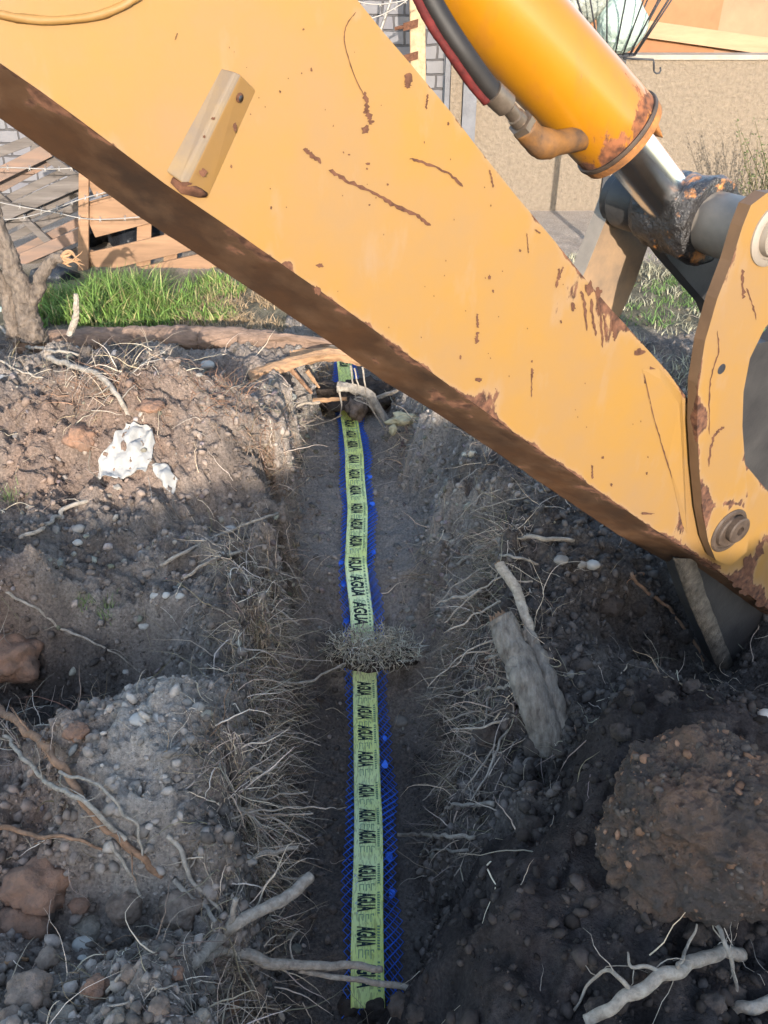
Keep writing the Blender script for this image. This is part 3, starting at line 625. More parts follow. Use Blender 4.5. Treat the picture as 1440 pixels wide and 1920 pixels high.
for i, (a, b, rx, ry) in enumerate([(685, 243, 9, 9), (767, 148, 9, 13), (765, 160, 7, 6), (1105, 540, 8, 14), (1122, 548, 7, 10), (1075, 575, 5, 9), (1198, 660, 12, 7), (1222, 708, 14, 22), (1240, 735, 12, 9), (1258, 752, 10, 16), (898, 712, 7, 5), (1130, 858, 3, 3), (1213, 963, 14, 2.5), (975, 470, 3, 3), (918, 520, 3, 5), (690, 307, 5, 3), (655, 290, 3, 2), (600, 497, 8, 5), (595, 545, 7, 9), (1385, 1095, 12, 8), (1400, 1110, 16, 7), (1375, 1082, 14, 6), (1345, 1063, 9, 5), (1425, 1130, 12, 10), (1340, 1058, 5, 3), (1405, 1060, 12, 22), (1425, 1030, 8, 18)]):
    ex.append(blob(a, b, rx, ry, seed=50 + i))
for i in range(70):
    a = R.uniform(380, 1260); yl = np.interp(a, [q[0] for q in low], [q[1] for q in low]); yt = np.interp(a, [665, 890, 1095, 1278], [0, 270, 520, 735])
    b = R.uniform(yt + 12, yl - 12); s_ = R.choice([1, 1, 1.4, 2.2]); ex.append(blob(a, b, s_, s_ * R.uniform(1, 2.2), seed=200 + i))
plate('arm_side_plate', low + top, 0, .012, M['paint'], ARM, armwear, 6, armdisp, extra=ex)
# folded lower plate of the box section + far plate + top plate
mb = MB(); k = len(strip)
A = [PL(a, b, .004) for a, b in low[:len(strip)]]; lowA = A
B = [PL(a, b, .10) for a, b in strip]
W_ = []
def lerpn(P, Q, t): return [p.lerp(q, t) for p, q in zip(P, Q)]
def resamp(P, n):
    L = [0]
    for a, b in zip(P[:-1], P[1:]): L.append(L[-1] + (b - a).length)
    out = []
    for i in range(n):
        s_ = L[-1] * i / (n - 1); j = min(max(0, int(np.searchsorted(L, s_)) - 1), len(P) - 2); out.append(P[j].lerp(P[j + 1], (s_ - L[j]) / (L[j + 1] - L[j])))
    return out
A = resamp(A, 260); B = resamp(B, 260); rows = [lerpn(A, B, t / 12) for t in range(13)]
vs = [p + N * 0 + Vector((0, 0, (mnoise.noise(p * 30) * .0015))) for r_ in rows for p in r_]
fs = [(r_ * 260 + i, r_ * 260 + i + 1, (r_ + 1) * 260 + i + 1, (r_ + 1) * 260 + i) for r_ in range(12) for i in range(259)]
me = bpy.data.meshes.new('lower_plate'); me.from_pydata([tuple(v) for v in vs], [], fs)
wv = []
for r_ in range(13):
    for i in range(260):
        u = i / 259; wv.append(.55 * math.exp(-r_ / 1.3) * (.4 + u) + .18 + .25 * (mnoise.noise(Vector((u * 14, r_ * .12, 0))) ) )
wear_attr(me, wv); me.update(); link('lower_plate', me, M['paint_under_shaded'], ARM, True)
fr = [PL(a, b, .012) for a, b in low + top]; bk = [p + N * .30 for p in fr]
bs = [PL(a, b, .10) for a, b in strip]
mb = MB(); nlow = len(strip)
# far plate follows the chamfer line
farp = [p + N * .24 for p in bs] + bk[nlow:]
mb.add(farp, [tuple(range(len(farp)))]);
bb = bs + farp[:len(bs)]; mb.add(bb, [(i, i + 1, len(bs) + i + 1, len(bs) + i) for i in range(len(bs) - 1)])
tp_ = fr[nlow:]; tb = bk[nlow:]; m_ = len(tp_); mb.add(tp_ + tb, [(i, i + 1, m_ + i + 1, m_ + i) for i in range(m_ - 1)])
mb.build('arm_box', M['paint_under_shaded'], ARM, smooth=False)
# gusset, bracket, weld ring
g = MB(); gp = [(1204, 692), (1236, 690), (1279, 742), (1288, 1000), (1280, 985), (1252, 862), (1226, 790)]
fa = [PL(a, b, -.001) for a, b in gp]; ctr = PL(1262, 800, -.006); 
ridge = [PL(1240, 712, -.006), PL(1274, 760, -.010), PL(1284, 960, -.008)]
g.add(fa + ridge, [(0, 1, 7), (1, 2, 8, 7), (2, 3, 9, 8), (3, 4, 9), (4, 5, 9), (5, 6, 8, 9), (6, 0, 7, 8)])
go = fixn(g.build('gusset', M['paint'], ARM, smooth=False))
b_ = MB()
A1, A2, B1, B2 = PL(416, 128, -.0005), PL(312, 322, -.0005), PL(480, 168, -.0005), PL(388, 374, -.0005)
R1, R2, R1b, R2b = PL(440, 134, -.020), PL(338, 340, -.020), PL(452, 140, -.021), PL(350, 350, -.021)
b_.add([A1, A2, R2, R1, R1b, R2b, B2, B1], [(0, 1, 2, 3), (3, 2, 5, 4), (4, 5, 6, 7), (1, 6, 5, 2), (0, 3, 4, 7)]); b_.m = [1, 1, 0, 0, 0]
M['bracket_grey'] = mat('bracket_grey', (.25, .175, .095), .7, nsc=12, col2=(.15, .125, .11), bsc=40, bstr=.2)  # greyer colour for the bracket's left face and ridge
br = fixn(b_.build('bracket', [M['paint'], M['bracket_grey']], ARM, smooth=False, bevel=.0025))
c_ = MB(); pc = PL(449, 183, -.0135)
ax = (PL(470, 190, -.003) - PL(440, 180, -.02)); nrm = (B1 - R1b).cross(R2b - R1b).normalized(); nrm = nrm if nrm.y < 0 else -nrm
for r0, r1, h_, mm in ((.0065, .0045, .002, 0),):
    c_.tube([pc - nrm * .001, pc + nrm * h_], [r0, r0 * .9], 16, 0)
c_.tube([pc + nrm * .0021, pc + nrm * .0024], [.0038, .0038], 14, 1)
c_.build('bolt', [M['rust'], M['iron']], ARM)
rw = MB(); rw.tube([PL(424 + dx_, 182 + dy_, -.0118) for dx_, dy_ in ((-6, 3), (0, 0), (5, -5))], .0035, 6, rough=.4)
for i, (a, b, rx, ry) in enumerate([(400, 222, 4, 3), (383, 256, 3, 3), (381, 324, 8, 9), (441, 238, 4, 8), (350, 345, 14, 5)]):
    vs, fs = blob(a, b, rx, ry, off=-.0215, seed=400 + i); r2_ = MB(); r2_.add(vs, fs); r2_.build('rust_patch', M['rust'], ARM)
rw.build('rust_patch', M['rust'], ARM); rw = MB(); und = [PL(322, 338, -.003), PL(345, 352, -.012), PL(372, 362, -.010), PL(386, 366, -.003)]; rw.tube(und, [.004, .007, .006, .003], 8, rough=.5)
rw.build('rust_patch', M['rust'], ARM)
wl = MB(); pts = crom([PL(a, b, -.002) for a, b in [(-60, 8), (0, 27), (50, 36), (110, 38), (170, 32), (215, 18), (255, -4), (290, -30)]], 8)
wl.tube(pts, .0048, 8, rough=.12, seed=4); wl.build('weld_ring', M['paint'], ARM)
# --- near link, pins
near_px = [(1368, 1062), (1342, 1050), (1328, 1015), (1318, 960), (1311, 880), (1307, 800), (1309, 720), (1322, 640), (1345, 560), (1372, 490), (1392, 425), (1408, 385), (1438, 362), (1475, 360), (1510, 385), (1530, 430), (1525, 500), (1485, 560), (1434, 615), (1406, 672), (1394, 735), (1392, 800), (1397, 870), (1402, 930), (1407, 985), (1400, 1035)]
def nearwear(px, py):
    d = segd(px, py, near_px[2:12]); d2 = segd(px, py, near_px[17:24])
    w_ = .5 * np.exp(-d / 9) + .42 * np.exp(-d2 / 6) + .65 * np.exp(-np.abs(np.hypot(px - 1368, py - 995) - 52) / 12) * ss(1010, 940, py)
    w_ += .7 * np.exp(-((px - 1318) / 12) ** 2 - ((py - 785) / 26) ** 2) + .4 * np.exp(-((px - 1395) / 16) ** 2 - ((py - 500) / 50) ** 2)
    w_ += .8 * np.exp(-((px - 1325) / 8) ** 2 - ((py - 940) / 40) ** 2); return w_
ex = [flake([(1345, 620), (1347, 660), (1335, 700), (1330, 740), (1330, 815)], 2.5, -.0406, 9), flake([(1358, 800), (1345, 810), (1335, 830), (1328, 875)], 4, -.0406, 10), flake([(1400, 540), (1412, 575), (1418, 600)], 3, -.0406, 11), flake([(1392, 505), (1394, 560)], 6, -.0406, 12)]
plate('near_link', near_px, -.04, .03, M['paint'], ARM, nearwear, 6, None, mat_side=M['paint_side_shaded'], extra=ex)
def lathe(mb, c, ax, prof, n=40, m=0):
    ax = ax.normalized(); a = ax.orthogonal().normalized(); b = ax.cross(a); vs = []; fs = []
    for (x, r_) in prof:
        for j in range(n):
            an = 6.28318 * j / n; vs.append(c + ax * x + (a * math.cos(an) + b * math.sin(an)) * r_)
    for i in range(len(prof) - 1):
        for j in range(n): fs.append((i * n + j, i * n + (j + 1) % n, (i + 1) * n + (j + 1) % n, (i + 1) * n + j))
    fs += [tuple(range(n)), tuple((len(prof) - 1) * n + j for j in range(n))]
    mb.add(vs, fs, m)
SH = .3
def lobj(name, c, ax, prof, mt, n=40, parent=ARM):
    mb = MB(); lathe(mb, c, ax, prof, n); o = fixn(mb.build(name, mt, parent)); 
    e = o.modifiers.new('e', 'EDGE_SPLIT'); e.split_angle = math.radians(35); return o
pc = PL(1366, 995, -.04)
bo = lobj('pin_boss', pc, -N, [(-.01, .066), (.002, .066), (.006, .062), (.006, .054), (.001, .052), (.001, .048), (.009, .046), (.012, .042), (.012, .02)], M['boss_brown'])
pc2 = PL(1378, 990, -.05)
pn = lobj('pin', pc2, -N, [(0, .038), (.016, .038), (.019, .034), (.019, .013), (.006, .012), (.006, .001)], M['boss_brown'], 28)
hb_ = lobj('link_hole', PL(1353, 692, -.0403), -N, [(0, .0125), (.0006, .012)], M['iron'], 20)
tb2 = lobj('upper_pin_boss', PL(1449, 440, -.04), -N, [(-.01, .066), (.004, .066), (.008, .060), (.008, .052), (.004, .050), (.004, .045), (.018, .043), (.018, .02)], M['steel_tan'])
# cross tube through both links
S = PL(1430, 444, 0.0)
lobj('cross_pin', S - N * -.0, N, [(-.01, .068), (.03, .069), (.135, .068), (.150, .066), (.152, .03)], M['steel_tan'])
lobj('cross_pin', S + N * .33, N, [(-.01, .066), (.0, .072), (.08, .072), (.09, .064), (.11, .064)], M['steel_dark'])
# greasy boss of the ram
mb = MB(); n = 56; prof = [(.135, .05), (.138, .092), (.16, .099), (.2, .094), (.25, .09), (.30, .088), (.322, .082), (.326, .05)]
pp = []
for i in range(len(prof) - 1):
    for t in range(6): pp.append((prof[i][0] + (prof[i + 1][0] - prof[i][0]) * t / 6, prof[i][1] + (prof[i + 1][1] - prof[i][1]) * t / 6))
lathe(mb, S, N, pp, n); mb.v = [tuple(Vector(v) + (Vector(v) - (S + N * (Vector(v) - S).dot(N))).normalized() * (mnoise.noise(Vector(v) * 45) * .007 + mnoise.noise(Vector(v) * 14) * .006)) for v in mb.v]
fixn(mb.build('ram_eye', M['grease'], ARM))
# ram: barrel, gland, rod, port, hose
OC = .235
c0 = PL(1158, 252, OC); c1 = PL(920, -5, OC + .10); AX = (c1 - c0).normalized()      # points up the barrel
RB = .095
HC = tag(empty('ram', c0), None); HC.parent = ARM; HC.location = c0 - ARM.location
def cobj(name, prof, mt, c=c0, ax=AX, n=64):
    mb = MB(); lathe(mb, c, ax, prof, n); me = None
    o = fixn(mb.build(name, mt)); o.parent = ARM; o.location = -ARM.location
    e = o.modifiers.new('e', 'EDGE_SPLIT'); e.split_angle = math.radians(40); return o
bpy.data.objects.remove(HC)
pr = [(x_ / 40 * 1.6 + .01, RB) for x_ in range(41)]
brl = cobj('ram_barrel', [(.004, RB * .97)] + pr, M['paint_cyl'])
me = brl.data; V3 = [(Vector(v.co) - c0) for v in me.vertices]; wear_attr(me, [.55 * math.exp(-max(0, q.dot(AX)) / .03) + .28 * math.exp(-max(0, q.dot(AX)) / .10) for q in V3])
cobj('ram_gland', [(-.022, .05), (-.022, RB * .93), (-.018, RB * 1.01), (-.006, RB * 1.03), (-.002, RB * 1.03)], M['rust_orange'])
cobj('ram_gland_ring', [(.000, RB * .9), (.000, RB * 1.05), (.004, RB * 1.06), (.009, RB * 1.05), (.009, RB * .99)], M['boss_brown'])
e0 = S + N * .235; RX = (c0 - e0).normalized(); 
rd = MB(); lathe(rd, e0, RX, [(.04, .0555), ((c0 - e0).length - .02, .0555)], 48); ro = rd.build('ram_rod', M['chrome'], ARM); ro.modifiers.new('e', 'EDGE_SPLIT').split_angle = .6; fixn(ro)
lg = MB(); lx = PL(1232, 222, OC - .09); lg.plank(lx + Vector((-.012, 0, .012)), lx + Vector((.014, 0, -.03)), AX * .03, N * .03)
o = fixn(lg.build('ram_lug', M['rust_orange'], ARM, bevel=.005))
# port elbow and hose
q0 = PL(1075, 262, OC - .02); q1 = PL(1030, 270, OC - .04); q2 = PL(1004, 262, OC - .045); q3 = PL(983, 238, OC - .045)
el = MB(); el.tube(crom([q0 + (q0 - q1) * .6, q0, q1, q2, q3], 6), [.024] * 10 + [.024, .026, .028, .029, .029, .029, .028, .027, .026] + [.024] * 6, 20, rough=.04, seed=5)
M['port'] = mat('port', (.30, .13, .03), .6, nsc=14, col2=(.07, .045, .03), bsc=60, bstr=.6, bdist=.003)
el.build('ram_port', M['port'], ARM)
h0 = PL(975, 228, OC - .045); h1 = PL(952, 200, OC - .045); h2 = PL(922, 172, OC - .045)
ft = MB(); ft.tube([q3, q3.lerp(h0, .9)], [.026, .026], 6, 0); ft.tube([h0, h0.lerp(h1, .35), h0.lerp(h1, .4), h1], [.017, .017, .014, .014], 16); ft.tube([h1, h1.lerp(h2, .1), h1.lerp(h2, .12), h2], [.017, .019, .022, .022], 20)
fo = ft.build('hose_fitting', M['fitting'], ARM); fo.modifiers.new('e', 'EDGE_SPLIT').split_angle = .5
hp = crom([h1.lerp(h2, .8), PL(905, 150, OC - .04), PL(868, 98, OC - .03), PL(830, 40, OC - .01), PL(800, -15, OC + .01), PL(780, -70, OC + .03), PL(770, -160, OC + .05)], 10)
ho = MB(); ho.tube(hp, .0190, 20); ho.build('hose', M['rubber'], ARM)
hp2 = [p + (PL(888, 165, OC - .045) - PL(905, 150, OC - .045)) * .92 for p in hp]
ho = MB(); ho.tube(hp2, .0085, 10, rough=.1); ho.build('hose_sleeve', M['red_hose'], ARM)
# far link, dark lever, bucket
far_px = [(1180, 333), (1214, 345), (1240, 375), (1240, 415), (1216, 458), (1190, 533), (1158, 603), (1120, 700), (1050, 690), (1072, 560), (1099, 505), (1136, 413), (1156, 358)]
plate('far_link', far_px, .43, .05, M['link_far'], ARM, None, 14, None, mat_side=M['steel_tan'])
dk = [(1222, 440), (1300, 420), (1380, 470), (1400, 560), (1420, 720), (1380, 700), (1330, 574), (1290, 528), (1255, 487)]
plate('tipping_lever', dk, .30, .05, M['steel_dark'], ARM, None, 20, None)
BU = MB()
ear_px = [(1300, 1040), (1345, 860), (1360, 700), (1400, 650), (1440, 640), (1520, 560), (1660, 560), (1760, 700), (1760, 1040)]
plate('bucket_ear', ear_px, .033, .03, M['steel_dark'], ARM, None, 30, None)
bk_px = [(1272, 1050), (1300, 1130), (1342, 1232), (1366, 1290), (1420, 1345), (1600, 1420), (1760, 1300), (1760, 1045)]
plate('bucket', bk_px, .035, .07, M['steel_dark'], ARM, None, 30, lambda px, py: (fbm(px, py, 1 / 90., 3, 4) - .5) * .012)
ed = MB(); ep = crom([PL(a, b, .03) for a, b in [(1275, 1045), (1302, 1125), (1340, 1215), (1368, 1290)]], 8)
for i in range(len(ep) - 1):
    pass
wd2 = PL(1312, 1120, .03) - PL(1286, 1120, .03)
L_ = []; 
for p in ep: L_ += [p - wd2 * .50, p + wd2 * .95]
vs = [q + N * 0 for q in L_] + [q - N * (.006 + .003 * mnoise.noise(q * 40)) + wd2 * .12 * mnoise.noise(q * 25) for q in L_]; h_ = len(L_); fs = []
for i in range(len(ep) - 1):
    a = 2 * i; fs += [(h_ + a, h_ + a + 1, h_ + a + 3, h_ + a + 2), (a, h_ + a, h_ + a + 2, a + 2), (a + 1, a + 3, h_ + a + 3, h_ + a + 1)]
ed.add(vs, fs); fixn(ed.build('bucket_side_cutter', M['dirt_edge'], ARM))

# ================================================================== PIPE NET AND TAPE
NETO = tag(empty('pipe_net', (strip_x(2.5), 2.5, float(floor_z(2.5)))), 'blue warning mesh carrying a yellow green tape printed AGUA along the trench floor', 'warning mesh')
def sz(Y): return float(floor_z(Y)) + .045 + .006 * math.sin(Y * 5.1) + .004 * math.sin(Y * 11.7) - .55 * max(0, 1.36 - Y) ** 1.3
ys = np.arange(1.19, 5.55, .017)
nm = MB()
def strand(i, ph, wl_, wr_, lift):
    pts = []
    for j, y in enumerate(ys):
        c_ = float(strip_x(y)); wig = .006 * math.sin(y * 6 + 1) + .004 * math.sin(y * 15)
        wn = .074 + .012 * ss(3.3, 1.8, y); wl2 = .072
        edge = .007 * math.sin(y * 9.3 + 2) + .005 * math.sin(y * 23)
        tot = wl2 + float(wn) ; u = (i + (.5 if (j + ph) % 2 else -.5) * .98) / 10
        x = c_ - wl2 + u * tot + (edge if u > .5 else wig)
        pts.append(Vector((x, y, sz(y) + lift + .004 * math.sin(u * 7 + y * 8))))
    return pts
strP = []
for lay in range(2):
    for i in range(11): strP.append(([Vector(p) + Vector((.009 * lay, .015 * lay, -.006 * lay)) for p in strand(i, i % 2, 0, 0, 0)]))
PP = np.array([[list(p) for p in s_] for s_ in strP]); nn_ = len(PP)
net = tubes('net', PP, np.full(nn_, .0021), np.ones((nn_, 3)), M['net'], taper=1)
net.parent = NETO; net.location = -NETO.location
# tape
tw = .050
def tape_pt(u, y, lift=0):     # u -1..1 across
    c_ = float(strip_x(y)); tl_ = .003 * math.sin(y * 13) * u
    wr_ = .0012 * math.sin(y * 55 + u * 3) + .0018 * mnoise.noise(Vector((u * 2.5, y * 16, 0))) + .0014 * math.sin(u * 9 + y * 3)
    return Vector((c_ + u * tw + .002 * math.sin(y * 8), y, sz(y) + .008 + tl_ + wr_ + lift))
ty = np.arange(1.21, 5.5, .008); nu = 13
vs = [tape_pt(-1 + 2 * a / (nu - 1), y) for y in ty for a in range(nu)]
fs = [(j * nu + a, j * nu + a + 1, (j + 1) * nu + a + 1, (j + 1) * nu + a) for j in range(len(ty) - 1) for a in range(nu - 1)]
me = bpy.data.meshes.new('tape'); me.from_pydata(vs, [], fs); me.update(); tape = link('tape', me, M['tape'], NETO)
tape.modifiers.new('s', 'SOLIDIFY').thickness = .0006
def text_mesh(s_, width=1.0):
    cu = bpy.data.curves.new('t', 'FONT'); cu.body = s_; cu.size = 1; cu.align_x = 'CENTER'; cu.offset = .035; cu.resolution_u = 4
    ob = bpy.data.objects.new('t', cu); COL.objects.link(ob); dg = bpy.context.evaluated_depsgraph_get(); dg.update()
    me = bpy.data.meshes.new_from_object(ob.evaluated_get(dg)); bpy.data.objects.remove(ob)
    bm = bmesh.new(); bm.from_mesh(me); bmesh.ops.triangulate(bm, faces=bm.faces); 
    for _ in range(1): bmesh.ops.subdivide_edges(bm, edges=[e for e in bm.edges if e.calc_length() > .15], cuts=1)
    bmesh.ops.triangulate(bm, faces=bm.faces)
    v = [(p.co.x, p.co.y) for p in bm.verts]; f = [[q.index for q in p.verts] for p in bm.faces]; bm.free()
    xs = [a for a, b in v]; yy = [b for a, b in v]
    return [((a - min(xs)) / (max(xs) - min(xs)), (b - min(yy)) / (max(yy) - min(yy))) for a, b in v], f
tv, tf = text_mesh('AGUA')
lt = MB(); le = MB()
words = [804, 824, 844, 873, 899, 927, 963, 993, 1024, 1068, 1114, 1164, 1303, 1347, 1385, 1432, 1492, 1540, 1582, 1650, 1703, 1768, 1835, 692]
wy = sorted([strip_hit(670, q).y for q in words], reverse=True)
for i, y in enumerate(wy):
    sp_ = .105 if y < 2.5 else .155
    ln = sp_ * .62
    # reading direction runs toward the near end of the trench, letter tops to the right
    vs = [tape_pt(-.66 + 1.18 * b, y + ln / 2 - a * ln, .0022) for a, b in tv]
    lt = MB(); le = MB(); lt.add(vs, [tuple(f) for f in tf])
    o = lt.build('lettering', M['ink'], NETO); o.parent = tape; o.location = (0, 0, 0)
    # small outlined marks between the words
    ym = y - sp_ * .52
    if i + 1 < len(wy) and (wy[i] - wy[i + 1]) < sp_ * 1.45:
        for k3, (u0, u1) in enumerate([(-.55, -.25), (-.12, .12), (.2, .42)]):
            for (a0, a1, b0, b1) in ((u0, u1, 0, .1), (u0, u0 + .05, 0, 1), (u1 - .05, u1, .0, .9 - .3 * k3)):
                hh = ln * .40
                le.add([tape_pt(a0, ym + hh / 2 - b0 * hh, .002), tape_pt(a1, ym + hh / 2 - b0 * hh, .002), tape_pt(a1, ym + hh / 2 - b1 * hh, .002), tape_pt(a0, ym + hh / 2 - b1 * hh, .002)], [(0, 1, 2, 3)])
    # fine illegible line of print along the right edge
    for k3 in range(9):
        y0 = y - (k3 - 4) * ln * .14
        le.add([tape_pt(.62, y0, .002), tape_pt(.78, y0, .002), tape_pt(.78, y0 - ln * .08, .002), tape_pt(.62, y0 - ln * .08, .002)], [(0, 1, 2, 3)])
    o = le.build('small_print', M['ink_pale'], NETO); o.parent = tape; o.location = (0, 0, 0)
for (px_, py_) in [(693, 900), (698, 950), (700, 1040), (645, 1100), (650, 1170), (722, 1390), (730, 1610), (735, 1680), (722, 1440), (655, 1060)]:
    p = strip_hit(px_, py_); 
    if abs(p.x - strip_x(p.y)) < .06: p.x = strip_x(p.y) + math.copysign(.07, p.x - strip_x(p.y))
    vs = []
    for k3 in range(8):
        a = k3 * .785; r_ = R.uniform(.008, .016); vs.append(p + Vector((math.cos(a) * r_, math.sin(a) * r_ * 1.6, .018 + R.uniform(-.003, .003))))
    bt = MB(); bt.add(vs, [tuple(range(8))]); bt.build('net_knot', M['net'], NETO, smooth=False)

# ================================================================== ROOTS, BRANCHES, LOGS
def wob(P, amp, seed, n=6):
    C = crom(P, n); return [p + Vector((mnoise.noise(p * 22 + Vector((seed, 0, 0))), mnoise.noise(p * 22 + Vector((0, seed, 9))), mnoise.noise(p * 22 + Vector((5, 0, seed))))) * amp for p in C]
def root(name, pts, r0, r1, mt, label, cat, group=None, seed=1, side=0, amp=.012, n=9, rough=.14, lift=.006, sidelen=.08):
    """pts: (px,py) on the ground, (px,py,lift) or Vector"""
    P = [q if isinstance(q, Vector) else G(q[0], q[1], q[2] if len(q) > 2 else lift) for q in pts]
    C = wob(P, amp, seed, 12); mb = MB(); rr = random.Random(seed)
    mb.tube(C, [(r0 + (r1 - r0) * i / (len(C) - 1)) * (1 + .10 * mnoise.noise(Vector((i * .15, seed, 0)))) for i in range(len(C))], n, rough=rough * .3, seed=seed, bark=.05)
    for k in range(side):
        i = rr.randrange(len(C) // 6, len(C)); p = C[i]; d = Vector((rr.uniform(-1, 1), rr.uniform(-1, 1), rr.uniform(-.2, .7))).normalized(); q = [p]
        sl_ = sidelen * rr.uniform(.5, 1.3)
        for j in range(5): q.append(q[-1] + d * sl_ / 5); d = (d + Vector((rr.uniform(-.5, .5), rr.uniform(-.5, .5), rr.uniform(-.45, .25)))).normalized()
        rs = max(.0011, (r0 + (r1 - r0) * i / len(C)) * .32); mb.tube(q, [rs * (1 - j / 8) for j in range(6)], 5, seed=k)
    o = mb.build(name, mt); return tag(o, label, cat, group)
def rt(*a, **k): return root('root', *a, **k)
rt([(92, 678, .02), (150, 706, .04), (195, 728, .05), (222, 755, .03), (243, 785, .01)], .013, .010, M['root_grey'], 'thick grey root running down to the torn white cloth', 'root', seed=2, side=5)
rt([(0, 622, .03), (45, 655, .03), (95, 668, .03), (150, 672, .02)], .009, .006, M['root_grey'], 'grey root at the left edge just below the forked tree stump', 'root', seed=3, side=5)
rt([(0, 685, .02), (60, 712, .02), (100, 722, .02), (140, 730, .0)], .005, .003, M['root_pale'], 'thin root beside the white scrap on the left edge', 'root', seed=4, side=3)
rt([(40, 1012, .0), (75, 998, .012), (110, 975, .015), (118, 962, .02), (150, 950, .02), (208, 930, .0)], .008, .009, M['root_grey'], 'crooked grey root on the red slope below the torn white cloth', 'root', seed=5, side=2)
rt([(300, 1062, .0), (350, 1042, .02), (420, 1012, .03), (500, 982, .03), (557, 964, .02)], .0075, .004, M['root_pale'], 'long straight pale stick slanting up toward the mesh, upper of the two', 'root', seed=6, side=2, amp=.005)
rt([(342, 1085, .0), (400, 1058, .02), (450, 1048, .03), (530, 1040, .04), (560, 1055, .02)], .006, .007, M['root_pale'], 'pale stick with a bent tip on the left bench, lower of the two', 'root', seed=7, side=2, amp=.006)
rt([(0, 1112, .01), (60, 1145, .02), (110, 1180, .02), (180, 1212, .02), (225, 1240, .02), (264, 1268, .01)], .0055, .0025, M['root_pale'], 'long thin root crossing the dark hollow on the left', 'root', seed=8, side=5)
rt([(-10, 1340, .05), (40, 1380, .06), (95, 1432, .06), (125, 1460, .05), (140, 1480, .03), (175, 1540, .03), (245, 1600, .03), (300, 1648, .0)], .011, .009, M['root_brown'], 'thick brown bark covered root with a split, lower left corner', 'root', seed=9, side=5)
rt([(-10, 1378, .05), (45, 1435, .07), (90, 1490, .07), (160, 1530, .06), (215, 1575, .05), (240, 1590, .03)], .006, .006, M['root_pale'], 'pale fibrous root lying over the brown root on the left', 'root', seed=10, side=9)
rt([(-10, 1572, .04), (50, 1578, .04), (100, 1585, .04), (150, 1590, .03), (205, 1602, .0)], .007, .003, M['root_brown'], 'brown root poking out above the reddish clod on the left', 'root', seed=11, side=3)
rt([(120, 1480, .06), (190, 1500, .06), (235, 1545, .05), (265, 1590, .04), (275, 1650, .0)], .004, .003, M['root_pale'], 'thin pale root curving down past the brown root', 'root', seed=12, side=3)
rt([(318, 1578, .02), (345, 1612, .03), (352, 1650, .03), (390, 1690, .02), (428, 1728, .0)], .007, .004, M['root_grey'], 'grey root hanging down the face of the dry knob', 'root', seed=13, side=3)
rt([(330, 1660, .02), (370, 1700, .03), (410, 1738, .02)], .007, .005, M['root_grey'], 'short grey root under the hanging root of the dry knob', 'root', seed=14, side=1)
rt([(210, 1590, .03), (240, 1640, .03), (262, 1670, .02), (272, 1715, .0)], .0045, .003, M['root_pale'], 'thin pale root lying against the round brown clod', 'root', seed=15, side=3)
rt([(200, 1900, .01), (280, 1870, .02), (330, 1858, .02), (400, 1862, .0)], .0022, .0015, M['root_pale'], 'wiry root across the rubble in the lower left', 'root', seed=16, side=2)
rt([(195, 1870, .01), (222, 1850, .02), (236, 1838, .02)], .0045, .003, M['root_pale'], 'short curled pale root on the rubble in the lower left', 'root', seed=17)
rt([(0, 1815, .01), (28, 1812, .012), (50, 1806, .01)], .006, .004, M['split_wood'], 'orange splinter of wood on the left edge of the rubble', 'splinter', seed=18)
# cut branches over the near end of the trench
Z0 = -.33
rt([G(360, 1806, .0), G(420, 1768, .03), G(452, 1745, .045), PZ(525, 1690, G(452, 1745).z - .0), PZ(584, 1640, G(452, 1745).z - .02)], .016, .0145, M['root_pale'], 'pale cut branch with a clean sawn end slanting over the trench', 'branch', seed=20, amp=.007, n=12, rough=.1)
rt([G(425, 1762, .03), G(438, 1745, .05), G(448, 1715, .06)], .009, .0065, M['root_pale'], 'stub forking up from the pale cut branch', 'branch stub', seed=21, amp=.004)
zb_ = G(440, 1792).z
rt([G(385, 1790, .01), G(440, 1792, .03), PZ(500, 1806, zb_ - .0), PZ(560, 1810, zb_ - .04), PZ(640, 1812, zb_ - .08), PZ(718, 1816, zb_ - .12)], .017, .008, M['root_pale'], 'long pale branch reaching across the mesh at the bottom', 'branch', seed=22, amp=.007, n=12, side=2)
rt([PZ(560, 1818, zb_ - .06), PZ(640, 1834, zb_ - .09), PZ(700, 1842, zb_ - .12), PZ(760, 1850, zb_ - .13), PZ(814, 1872, zb_ - .14)], .006, .0088, M['root_pale'], 'lower pale branch with a cut end crossing the mesh at the bottom', 'branch', seed=23, amp=.006, n=12)
rt([(395, 1800, .01), (440, 1780, .02), (490, 1770, .03)], .006, .003, M['root_grey'], 'short grey twig beside the two cut branches', 'twig', seed=24)
